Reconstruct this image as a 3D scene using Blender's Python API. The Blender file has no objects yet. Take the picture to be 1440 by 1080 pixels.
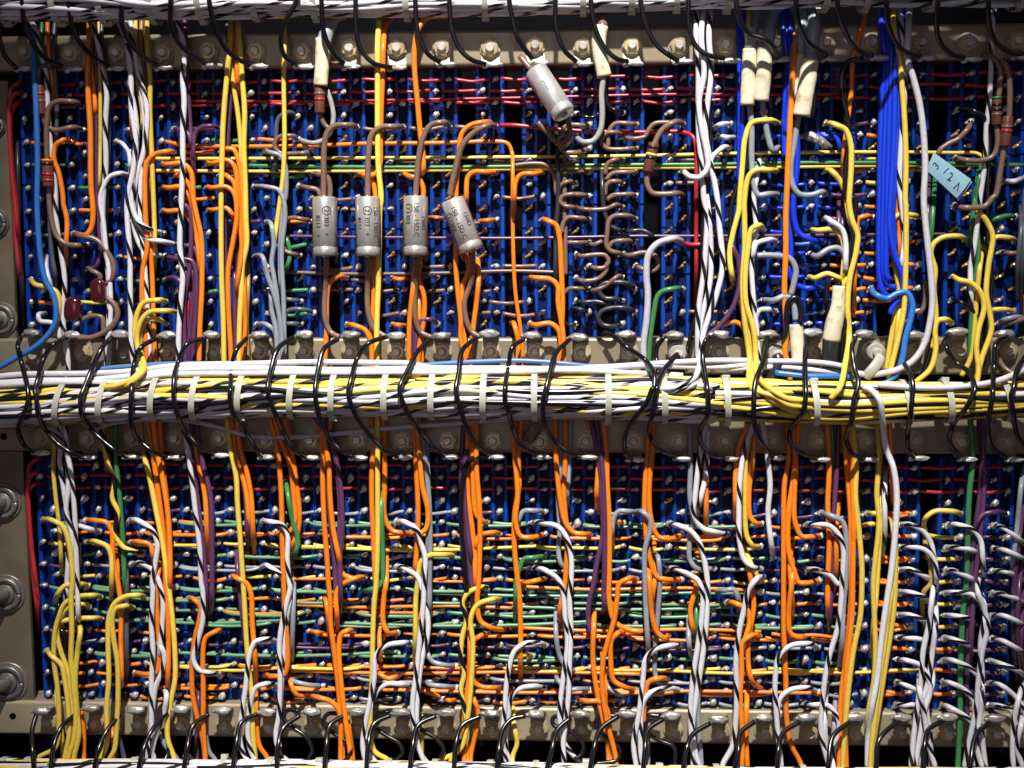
import bpy, bmesh, math, random
import numpy as np
from mathutils import Vector, Matrix, noise
random.seed(11)
sc = bpy.context.scene
COL = sc.collection
S = 0.00025                      # metres per panel unit (one unit is about a quarter of a millimetre)

# ------------------------------------------------------------------ camera
F = 1800.0
CAM = np.array([819.587620, 397.215948, -1843.76148])
def rotm(y, p, r):
    cy, sy, cp, sp, cr, sr = math.cos(y), math.sin(y), math.cos(p), math.sin(p), math.cos(r), math.sin(r)
    return (np.array([[cy, 0, sy], [0, 1, 0], [-sy, 0, cy]]) @ np.array([[1, 0, 0], [0, cp, -sp], [0, sp, cp]])
            @ np.array([[cr, -sr, 0], [sr, cr, 0], [0, 0, 1]]))
RM = rotm(-4.92134112e-02, -8.32810668e-02, 3.57891575e-03)
def W(p):                        # panel (u right, v down, w into the panel) -> world
    return Vector((p[0]*S, p[2]*S, -p[1]*S))
cd = bpy.data.cameras.new('camera'); cam = bpy.data.objects.new('camera', cd); COL.objects.link(cam)
cd.sensor_width = 36; cd.lens = F/1440*36; cd.clip_start = 0.01; cd.clip_end = 20
r_, d_, f_ = RM[:, 0], RM[:, 1], RM[:, 2]
tow = lambda a: Vector((a[0], a[2], -a[1]))
X, Y, Z = tow(r_), -tow(d_), -tow(f_)
cam.matrix_world = Matrix(((X.x, Y.x, Z.x, CAM[0]*S), (X.y, Y.y, Z.y, CAM[2]*S), (X.z, Y.z, Z.z, -CAM[1]*S), (0, 0, 0, 1)))
sc.camera = cam
# ------------------------------------------------------------------ light
wd = bpy.data.worlds.new('World'); sc.world = wd; wd.use_nodes = True
bg = wd.node_tree.nodes['Background']; bg.inputs[0].default_value = (0.34, 0.285, 0.40, 1); bg.inputs[1].default_value = 0.165
def lamp(name, kind, u, v, w, energy, tgt, color=(1, 1, 1), **kw):
    l = bpy.data.lights.new(name, kind); l.energy = energy; l.color = color
    for k, x in kw.items(): setattr(l, k, x)
    o = bpy.data.objects.new(name, l); COL.objects.link(o)
    o.location = W((u, v, w))
    o.rotation_euler = (W(tgt) - o.location).to_track_quat('-Z', 'Y').to_euler()
    return o
lamp('spot_lamp', 'SPOT', 800, -3000, -2700, 128, (745, 620, 0), (1.0, 0.955, 0.88), spot_size=math.radians(25.5), spot_blend=0.95, shadow_soft_size=0.017)
lamp('room_lamp', 'AREA', 330, -300, -6000, 1.3, (720, 560, 0), (1.0, 0.93, 0.95), shape='DISK', size=0.7)  # added fill lamp behind the camera, for highlights and softer shadows
sc.view_settings.view_transform = 'Standard'; sc.view_settings.look = 'None'
sc.view_settings.exposure = 0; sc.view_settings.gamma = 1

# ------------------------------------------------------------------ helpers
def P(px, py, h=0.0):            # a point h above the panel
    d = RM @ np.array([(px-720)/F, (py-540)/F, 1.0])
    t = (-h - CAM[2])/d[2]
    q = CAM + d*t
    return np.array([q[0], q[1], -h])
def G(bank, c, r, h=14.0):       # terminal pin grid: bank, column 1.., row 0..21
    odd = r % 2
    if bank == 'U': return np.array([48+66*(c-1)-odd*18.8, 118+16.462*r, -h])
    return np.array([53.31+65.757*(c-1)-odd*18.87, 669.77+16.387*r, -h])
ORD = ['zeroth', 'first', 'second', 'third', 'fourth', 'fifth', 'sixth', 'seventh', 'eighth', 'ninth', 'tenth', 'eleventh', 'twelfth',
       'thirteenth', 'fourteenth', 'fifteenth', 'sixteenth', 'seventeenth', 'eighteenth', 'nineteenth', 'twentieth', 'twenty-first', 'twenty-second', 'twenty-third']
def link(name, me, mat=None, parent=None):
    o = bpy.data.objects.new(name, me)
    if mat is not None and me is not None and not me.materials: me.materials.append(mat)
    COL.objects.link(o)
    if parent is not None: o.parent = parent
    return o
def tag(o, label, cat, group=None):
    o['label'] = label; o['category'] = cat
    if group: o['group'] = group
    return o
def empty(name, p):
    o = bpy.data.objects.new(name, None); o.empty_display_size = 0.002; COL.objects.link(o); o.location = W(p); return o
def mesh_np(name, V, Fq, uv=None, smooth=True):
    """V panel coords (n,3); Fq list/array of polygons"""
    me = bpy.data.meshes.new(name)
    V = np.asarray(V, float)
    Wv = np.stack([V[:, 0]*S, V[:, 2]*S, -V[:, 1]*S], 1)
    me.from_pydata(Wv.tolist(), [], [list(map(int, f)) for f in Fq])
    if smooth: me.polygons.foreach_set('use_smooth', [True]*len(me.polygons))
    if uv is not None:
        ul = me.uv_layers.new(name='UVMap')
        loops = np.empty(len(me.loops), int); me.loops.foreach_get('vertex_index', loops)
        ul.data.foreach_set('uv', uv.astype(np.float32).ravel())
    me.update(); return me
def spline(pts, step=5.0):
    pts = np.asarray(pts, float)
    if len(pts) == 2:
        n = max(2, int(np.linalg.norm(pts[1]-pts[0])/step)+1)
        t = np.linspace(0, 1, n)[:, None]; return pts[0]*(1-t)+pts[1]*t
    E = np.vstack([2*pts[0]-pts[1], pts, 2*pts[-1]-pts[-2]])
    out = []
    for i in range(1, len(E)-2):
        p0, p1, p2, p3 = E[i-1], E[i], E[i+1], E[i+2]
        t0 = 0; t1 = t0+max(1e-3, np.linalg.norm(p1-p0))**.5; t2 = t1+max(1e-3, np.linalg.norm(p2-p1))**.5; t3 = t2+max(1e-3, np.linalg.norm(p3-p2))**.5
        n = max(2, int(np.linalg.norm(p2-p1)/step)+1)
        t = np.linspace(t1, t2, n, endpoint=False)[:, None]
        A1 = (t1-t)/(t1-t0)*p0+(t-t0)/(t1-t0)*p1; A2 = (t2-t)/(t2-t1)*p1+(t-t1)/(t2-t1)*p2; A3 = (t3-t)/(t3-t2)*p2+(t-t2)/(t3-t2)*p3
        B1 = (t2-t)/(t2-t0)*A1+(t-t0)/(t2-t0)*A2; B2 = (t3-t)/(t3-t1)*A2+(t-t1)/(t3-t1)*A3
        out.append((t2-t)/(t2-t1)*B1+(t-t1)/(t2-t1)*B2)
    out.append(E[-2][None]); q = np.vstack(out)
    keep = np.ones(len(q), bool); keep[1:] = np.linalg.norm(np.diff(q, axis=0), axis=1) > 0.05
    return q[keep]
def tube_geo(path, r, n=8, pitch=62.0, ph=0.0):
    path = np.asarray(path, float); m = len(path)
    r = np.broadcast_to(np.asarray(r, float), (m,))
    T = np.gradient(path, axis=0); T /= np.linalg.norm(T, axis=1)[:, None]+1e-9
    N = np.empty_like(T); a = np.array([0, 0, 1.0]) if abs(T[0, 2]) < .9 else np.array([1.0, 0, 0])
    N[0] = a-T[0]*a.dot(T[0]); N[0] /= np.linalg.norm(N[0])
    for i in range(1, m):
        v = N[i-1]-T[i]*N[i-1].dot(T[i]); N[i] = v/(np.linalg.norm(v)+1e-9)
    B = np.cross(T, N)
    ang = np.linspace(0, 2*np.pi, n, endpoint=False)
    V = path[:, None, :]+r[:, None, None]*(np.cos(ang)[None, :, None]*N[:, None, :]+np.sin(ang)[None, :, None]*B[:, None, :])
    V = V.reshape(-1, 3)
    L = np.concatenate([[0], np.cumsum(np.linalg.norm(np.diff(path, axis=0), axis=1))])/pitch+ph
    faces = []; uv = []
    for i in range(m-1):
        for j in range(n):
            k = (j+1) % n
            faces.append((i*n+j, i*n+k, (i+1)*n+k, (i+1)*n+j))
            uv += [(L[i], j/n), (L[i], (j+1)/n), (L[i+1], (j+1)/n), (L[i+1], j/n)]
    faces.append(tuple(range(n-1, -1, -1))); uv += [(L[0], 0.9)]*n
    faces.append(tuple((m-1)*n+j for j in range(n))); uv += [(L[-1], 0.9)]*n
    return V, faces, np.array(uv)
def tube(name, path, r, n=8, ph=0.0, pitch=62.0):
    V, f, uv = tube_geo(path, r, n, pitch, ph)
    return mesh_np(name, V, f, uv)
class MB:                        # collects simple solids into one mesh
    def __init__(s): s.V = []; s.F = []; s.n = 0
    def add(s, V, Fc):
        V = np.asarray(V, float); s.V.append(V); s.F += [tuple(i+s.n for i in f) for f in Fc]; s.n += len(V)
    def box(s, u0, u1, v0, v1, h0, h1, b=0.0):
        if b <= 0:
            V = [(u, v, -h) for h in (h0, h1) for v in (v0, v1) for u in (u0, u1)]
            s.add(V, [(0, 2, 3, 1), (4, 5, 7, 6), (0, 1, 5, 4), (2, 6, 7, 3), (0, 4, 6, 2), (1, 3, 7, 5)])
        else:                    # front edges chamfered
            V = [(u, v, -h0) for v in (v0, v1) for u in (u0, u1)]
            V += [(u, v, -(h1-b)) for v in (v0, v1) for u in (u0, u1)]
            V += [(u, v, -h1) for v in (v0+b, v1-b) for u in (u0+b, u1-b)]
            s.add(V, [(0, 2, 3, 1), (0, 1, 5, 4), (2, 6, 7, 3), (0, 4, 6, 2), (1, 3, 7, 5), (4, 5, 9, 8), (7, 6, 10, 11), (6, 4, 8, 10), (5, 7, 11, 9), (8, 9, 11, 10)])
    def tube(s, path, r, n=8):
        V, f, uv = tube_geo(path, r, n); s.add(V, f)
    def prism(s, pts, h0, h1, b=0.0):   # pts: (u,v) outline
        n = len(pts); c = np.mean(pts, axis=0); p = np.array(pts)
        q = p if b == 0 else c+(p-c)*(1-b/np.linalg.norm(p-c, axis=1)[:, None])
        V = [(x, y, -h0) for x, y in p]+[(x, y, -(h1-b)) for x, y in p]+[(x, y, -h1) for x, y in q]
        f = [tuple(range(n))]+[(i, i+n, (i+1) % n+n, (i+1) % n) for i in range(n)]+[(i+n, i+2*n, (i+1) % n+2*n, (i+1) % n+n) for i in range(n)]+[tuple(2*n+n-1-i for i in range(n))]
        s.add(V, f)
    def mesh(s, name, smooth=False):
        me = mesh_np(name, np.vstack(s.V), s.F, None, smooth)
        bm = bmesh.new(); bm.from_mesh(me); bmesh.ops.recalc_face_normals(bm, faces=bm.faces); bm.to_mesh(me); bm.free()
        return me
def circ(u, v, r, n=20, a0=0.0): return [(u+r*math.cos(a0+2*math.pi*i/n), v+r*math.sin(a0+2*math.pi*i/n)) for i in range(n)]
_ico = None
def ico(sub=2):
    bm = bmesh.new(); bmesh.ops.create_icosphere(bm, subdivisions=sub, radius=1)
    V = np.array([v.co[:] for v in bm.verts]); Fc = [tuple(v.index for v in f.verts) for f in bm.faces]; bm.free(); return V, Fc
ICO2 = ico(2); ICO3 = ico(3)
def blob(c, a, b, d, rot=0.0, seed=0, amp=.18, base=None):   # ellipsoid with lumps; a along rot (in u,v), b across, d in depth
    V0, Fc = base or ICO2
    k = np.array([1+amp*noise.noise(Vector((x*1.7+seed*7.1, y*1.7, z*1.7))) *1.6 for x, y, z in V0])
    V = V0*k[:, None]*np.array([a, b, d])
    ca, sa = math.cos(rot), math.sin(rot)
    return np.stack([V[:, 0]*ca-V[:, 1]*sa+c[0], V[:, 0]*sa+V[:, 1]*ca+c[1], V[:, 2]+c[2]], 1), Fc

# ------------------------------------------------------------------ materials
def lin(r, g, b): return tuple(((c/255)/12.92 if c/255 < .04045 else (((c/255)+.055)/1.055)**2.4) for c in (r, g, b))+(1,)
def base_mat(name, col, rough=.4, metal=0.0, spec=.5, coat=0.0):
    m = bpy.data.materials.new(name); m.use_nodes = True; nt = m.node_tree; b = nt.nodes['Principled BSDF']
    b.inputs['Base Color'].default_value = col; b.inputs['Roughness'].default_value = rough; b.inputs['Metallic'].default_value = metal
    b.inputs['Specular IOR Level'].default_value = spec; b.inputs['Coat Weight'].default_value = coat
    return m, nt, b
def nd(nt, t, **kw):
    n = nt.nodes.new(t)
    for k, v in kw.items():
        if k in n.inputs.keys(): n.inputs[k].default_value = v
        else: setattr(n, k, v)
    return n
def vary(nt, b, colsock, amt=.14, scale=900, bump=0.0):
    """per-object tint difference plus fine blotches"""
    oi = nd(nt, 'ShaderNodeObjectInfo'); tc = nd(nt, 'ShaderNodeTexCoord')
    nz = nd(nt, 'ShaderNodeTexNoise', Scale=scale, Detail=3.0)
    nt.links.new(tc.outputs['Object'], nz.inputs['Vector'])
    mr = nd(nt, 'ShaderNodeMapRange'); mr.inputs[1].default_value = .3; mr.inputs[2].default_value = .7; mr.inputs[3].default_value = 1-amt; mr.inputs[4].default_value = 1.0
    nt.links.new(nz.outputs['Fac'], mr.inputs[0])
    m2 = nd(nt, 'ShaderNodeMapRange'); m2.inputs[3].default_value = 1-amt; m2.inputs[4].default_value = 1+amt*.4
    nt.links.new(oi.outputs['Random'], m2.inputs[0])
    mu = nd(nt, 'ShaderNodeMath', operation='MULTIPLY'); nt.links.new(mr.outputs[0], mu.inputs[0]); nt.links.new(m2.outputs[0], mu.inputs[1])
    hs = nd(nt, 'ShaderNodeHueSaturation'); nt.links.new(mu.outputs[0], hs.inputs['Value'])
    if isinstance(colsock, tuple): hs.inputs['Color'].default_value = colsock
    else: nt.links.new(colsock, hs.inputs['Color'])
    nt.links.new(hs.outputs[0], b.inputs['Base Color'])
    if bump:
        n2 = nd(nt, 'ShaderNodeTexNoise', Scale=scale*2.2, Detail=4.0); nt.links.new(tc.outputs['Object'], n2.inputs['Vector'])
        bp = nd(nt, 'ShaderNodeBump', Strength=bump, Distance=.0002); nt.links.new(n2.outputs['Fac'], bp.inputs['Height']); nt.links.new(bp.outputs[0], b.inputs['Normal'])
    return hs
def plain(name, col, rough=.4, metal=0.0, amt=.14, scale=900, bump=0.0, spec=.5, coat=0.0):
    m, nt, b = base_mat(name, col, rough, metal, spec, coat); vary(nt, b, col, amt, scale, bump); return m
def striped(name, c1, c2, frac=.3):
    m, nt, b = base_mat(name, c1, .34)
    uv = nd(nt, 'ShaderNodeUVMap'); sx = nd(nt, 'ShaderNodeSeparateXYZ'); nt.links.new(uv.outputs[0], sx.inputs[0])
    ad = nd(nt, 'ShaderNodeMath', operation='ADD'); nt.links.new(sx.outputs[0], ad.inputs[0]); nt.links.new(sx.outputs[1], ad.inputs[1])
    fr = nd(nt, 'ShaderNodeMath', operation='FRACT'); nt.links.new(ad.outputs[0], fr.inputs[0])
    cr = nd(nt, 'ShaderNodeValToRGB'); cr.color_ramp.interpolation = 'CONSTANT'
    cr.color_ramp.elements[0].color = c2; cr.color_ramp.elements[1].position = frac; cr.color_ramp.elements[1].color = c1
    nt.links.new(fr.outputs[0], cr.inputs[0]); vary(nt, b, cr.outputs[0], .12)
    return m
BLACK = (.006, .006, .009, 1)
C = dict(
 ORANGE=(.88, .225, .014, 1), YELLOW=(.78, .57, .085, 1), WHITE=(.64, .635, .69, 1), BLUE=(.006, .04, .62, 1), LIGHTBLUE=(.03, .17, .58, 1),
 PURPLE=(.10, .036, .10, 1), GREEN=(.045, .22, .075, 1), RED=(.42, .025, .035, 1), BROWN=(.185, .112, .08, 1), GREY=(.27, .30, .35, 1),
 SLATE=(.085, .095, .125, 1), TAN=(.42, .27, .07, 1), DARK=(.032, .035, .045, 1), SILVER=(.34, .34, .33, 1), LAVENDER=(.47, .45, .56, 1))
M = {}
def wm(name, col, rough=.33): return plain(name, col, rough, amt=.16, scale=700)
KIND = {  # code -> (object name, words, material)
 'or': ('orange_wire', 'orange wire', wm('orange_insulation', C['ORANGE'])), 'ye': ('yellow_wire', 'yellow wire', wm('yellow_insulation', C['YELLOW'])),
 'wh': ('white_wire', 'plain white wire', wm('white_insulation', C['WHITE'])), 'bl': ('blue_wire', 'bright blue wire', wm('blue_insulation', C['BLUE'])),
 'lb': ('light_blue_wire', 'light blue wire', wm('light_blue_insulation', C['LIGHTBLUE'])), 'pu': ('purple_wire', 'purple wire', wm('purple_insulation', C['PURPLE'])),
 'gn': ('green_wire', 'green wire', wm('green_insulation', C['GREEN'])), 'pg': ('pale_green_wire', 'pale green wire', wm('pale_green_insulation', (.13, .30, .16, 1))), 'rd': ('red_wire', 'dark red wire', wm('red_insulation', C['RED'])),
 'br': ('brown_wire', 'brown wire', wm('brown_insulation', C['BROWN'])), 'gr': ('grey_wire', 'grey wire', wm('grey_insulation', C['GREY'])),
 'sl': ('slate_wire', 'slate grey wire', wm('slate_insulation', C['SLATE'])), 'tn': ('tan_wire', 'tan wire', wm('tan_insulation', C['TAN'])),  # tan is a wire's tone in shadow, put into its colour
 'dk': ('charcoal_wire', 'charcoal wire', wm('charcoal_insulation', C['DARK'])), 'si': ('clear_sleeved_wire', 'silvery clear-sleeved wire', wm('silvery_insulation', C['SILVER'], .25)),
 'bk': ('black_wire', 'black wire', wm('black_insulation', BLACK, .22)), 'gy': ('grey_cable', 'thick grey cable', wm('grey_cable_jacket', (.33, .38, .46, 1))),
 'pb': ('pale_blue_wire', 'pale blue wire', wm('pale_blue_insulation', (.10, .22, .50, 1))),
 'lv': ('lavender_wire', 'thick lavender wire', wm('lavender_insulation', C['LAVENDER'])),
 'ws': ('striped_white_wire', 'black-striped white wire', striped('striped_white_insulation', C['WHITE'], BLACK, .225)),
 'ys': ('striped_yellow_wire', 'black-striped yellow wire', striped('striped_yellow_insulation', C['YELLOW'], BLACK, .42)),
}
M['solder'] = plain('solder', (.72, .72, .70, 1), .18, .5, .3, 3500, .4)
M['dull'] = plain('dull_solder', (.44, .425, .395, 1), .27, .45, .3, 1800, .45)
M['gold'] = plain('gold_plated_pin', (.66, .42, .13, 1), .3, .4, .2, 2500)
M['conductor'] = plain('tinned_copper', (.62, .60, .56, 1), .3, .35, .2, 2500)
M['bluebody'] = plain('navy_plastic', (.001, .009, .085, 1), .5, 0, .2, 260, .1, .15)  # body and pin guards coloured darker than the ridges
M['bluerib'] = plain('blue_plastic', (.001, .042, .30, 1), .34, 0, .2, 260, .12, .3)
M['rail'] = plain('khaki_plated_steel', (.39, .325, .225, 1), .38, .35, .28, 70, .2)
M['tagmetal'] = plain('plated_tag', (.40, .36, .30, 1), .36, .25, .25, 800, .2)
M['nut'] = plain('brassy_nut', (.58, .45, .25, 1), .28, .35, .25, 700, .15)
M['bolt'] = plain('bolt_steel', (.68, .65, .58, 1), .28, .35, .3, 900, .3)
M['bracket'] = plain('dull_olive_steel', (.24, .205, .14, 1), .42, .3, .3, 90, .2)
M['washer'] = plain('grey_steel', (.26, .25, .235, 1), .38, .55, .25, 400, .15)
M['dark'] = plain('black_chassis', (.004, .004, .006, 1), .9, 0, .3, 60, 0, .05)
M['alu'] = plain('capacitor_can', (.74, .73, .71, 1), .27, .62, .14, 420, .10)
M['ink'] = plain('black_ink', (.012, .012, .016, 1), .55)
M['cream'] = None
def stained(name, c1, c2, scale):
    m, nt, b = base_mat(name, c1, .5)
    tc = nd(nt, 'ShaderNodeTexCoord'); n1 = nd(nt, 'ShaderNodeTexNoise', Scale=scale, Detail=6.0, Roughness=.7); nt.links.new(tc.outputs['Object'], n1.inputs['Vector'])
    cr = nd(nt, 'ShaderNodeValToRGB'); cr.color_ramp.elements[0].position = .28; cr.color_ramp.elements[0].color = c2
    cr.color_ramp.elements[1].position = .50; cr.color_ramp.elements[1].color = c1
    nt.links.new(n1.outputs['Fac'], cr.inputs[0]); nt.links.new(cr.outputs[0], b.inputs['Base Color']); return m
M['cream'] = stained('stained_cream_sleeve', (.66, .60, .44, 1), (.25, .17, .08, 1), 240)
M['blacksleeve'] = plain('black_sleeve', (.02, .021, .025, 1), .3)
M['resistor'] = plain('brown_resistor', (.16, .050, .030, 1), .4, 0, .2, 900)
M['maroon'] = plain('maroon_resin', (.060, .006, .009, 1), .12, 0, .1, 300, 0, .6, .6)
M['tie'] = plain('milky_nylon', (.44, .44, .38, 1), .35, 0, .12, 500)
M['label'] = plain('pale_blue_tape', (.24, .42, .52, 1), .45, 0, .1, 300)
M['wax'] = plain('tan_wax', (.40, .25, .165, 1), .5, 0, .4, 600, .8)
M['foil'] = plain('grey_foil', (.5, .5, .49, 1), .35, .5, .4, 700, .6)
M['standoff'] = plain('pale_metal', (.52, .50, .45, 1), .32, .45, .2, 500)
def clear(name):
    m = bpy.data.materials.new(name); m.use_nodes = True; nt = m.node_tree; nt.nodes.clear()
    out = nd(nt, 'ShaderNodeOutputMaterial'); mx = nd(nt, 'ShaderNodeMixShader'); tr = nd(nt, 'ShaderNodeBsdfTransparent'); gl = nd(nt, 'ShaderNodeBsdfGlossy', Roughness=.12)
    tr.inputs[0].default_value = (.95, .94, .93, 1); lw = nd(nt, 'ShaderNodeLayerWeight', Blend=.5); fz = nd(nt, 'ShaderNodeMath', operation='POWER'); fz.inputs[1].default_value = 3.0; nt.links.new(lw.outputs['Facing'], fz.inputs[0])
    tc = nd(nt, 'ShaderNodeTexCoord'); nz = nd(nt, 'ShaderNodeTexNoise', Scale=700, Detail=2.0); nt.links.new(tc.outputs['Object'], nz.inputs['Vector'])
    bp = nd(nt, 'ShaderNodeBump', Strength=.14, Distance=.0003); nt.links.new(nz.outputs['Fac'], bp.inputs['Height']); nt.links.new(bp.outputs[0], gl.inputs['Normal']); nt.links.new(bp.outputs[0], lw.inputs['Normal'])
    ad = nd(nt, 'ShaderNodeMath', operation='ADD'); ad.inputs[1].default_value = .015; nt.links.new(fz.outputs[0], ad.inputs[0])
    nt.links.new(ad.outputs[0], mx.inputs[0]); nt.links.new(tr.outputs[0], mx.inputs[1]); nt.links.new(gl.outputs[0], mx.inputs[2]); nt.links.new(mx.outputs[0], out.inputs[0])
    return m
M['clear'] = clear('clear_plastic_film')

# ------------------------------------------------------------------ chassis, rails, brackets
b = MB(); b.box(-900, 2400, -900, 1950, -150, -100); o = link('chassis_back', b.mesh('chassis_back'), M['dark']); o['kind'] = 'structure'
RAIL = [('top rail', 41, 92), ('rail above the middle harness', 475, 527), ('rail under the middle harness', 583, 637), ('bottom rail', 995, 1043)]
RT = ['T', 'M', 'N', 'B']
def rail(lbl, y0, y1):
    v0, v1 = P(720, y0, 20)[1], P(720, y1, 20)[1]; u0, u1 = P(-260, 540, 20)[0], P(1700, 540, 20)[0]
    prof = [(-30, v0)]
    R = 5
    for a in range(0, 91, 18): prof.append((20-R+R*math.sin(math.radians(a)), v0+R-R*math.cos(math.radians(a))))
    for a in range(0, 91, 18): prof.append((20-R+R*math.cos(math.radians(a)), v1-R+R*math.sin(math.radians(a))))
    prof += [(-30, v1), (-30, v1-4), (14, v1-6), (14, v0+6), (-30, v0+4)]
    n = len(prof); V = [(u0, v, -h) for h, v in prof]+[(u1, v, -h) for h, v in prof]
    b = MB(); b.add(V, [(i, (i+1) % n, (i+1) % n+n, i+n) for i in range(n)])
    me = b.mesh('mounting_rail'); o = link('mounting_rail', me, M['rail']); tag(o, 'long khaki metal '+lbl+' carrying a row of bolted solder tags', 'rail', 'mounting rails'); return o
rails = [rail(*r) for r in RAIL]
for i, (x, y) in ((2, (5, 614)), (3, (18, 1007))):
    b = MB(); p = P(x, y, 20); b.prism(circ(p[0], p[1], 5), 19, 20.3, .0); link('hole', b.mesh('hole'), M['dark'], rails[i])
def bracket(pts, lbl):
    b = MB(); q = [P(x, y, 12)[:2] for x, y in pts]; b.prism(q, 6, 14, 1.5); o = link('side_bracket', b.mesh('side_bracket'), M['bracket']); tag(o, lbl, 'bracket', 'side brackets'); return o
bracket([(-90, 112), (12, 113), (17, 300), (24, 480), (-90, 482)], 'dull olive side bracket at left of the upper bank')
bracket([(-90, 634), (33, 634), (40, 800), (49, 992), (-90, 992)], 'dull olive side bracket at left of the lower bank')
for n, (x, y, r) in enumerate([(-6, 178, 15), (-8, 314, 22), (1, 449, 25), (4, 706, 28), (8, 835, 29), (11, 959, 30)]):
    p = P(x, y, 16); e = empty('large_bolt', p)
    where = ['top', 'middle', 'lowest'][n % 3]+(' of three on the upper left bracket' if n < 3 else ' of three on the lower left bracket')
    tag(e, 'large grey washered bolt, '+where, 'bolt', 'large bolts on the left brackets')
    def at0(me, name, m):
        o = link(name, me, m, e); o.matrix_parent_inverse = Matrix.Translation(-e.location); return o
    b = MB(); b.prism(circ(p[0], p[1], r, 36), 14, 17, .8); at0(b.mesh('washer'), 'washer', M['washer'])
    b = MB(); a = np.linspace(0, 2*np.pi, 40); b.tube([(p[0]+.74*r*math.cos(t), p[1]+.74*r*math.sin(t), -19) for t in a[:-1]]+[(p[0]+.74*r, p[1], -19)], .13*r, 8); at0(b.mesh('lock_washer', True), 'lock_washer', M['washer'])
    b = MB(); b.prism(circ(p[0], p[1], r*.5, 24), 16, 21, .6); b.tube(spline([(p[0], p[1], -18), (p[0]-6, p[1]+1, -34), (p[0]-14, p[1]+2, -52)]), r*.33, 14); at0(b.mesh('bolt_shank', True), 'bolt_shank', M['washer'])

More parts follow.
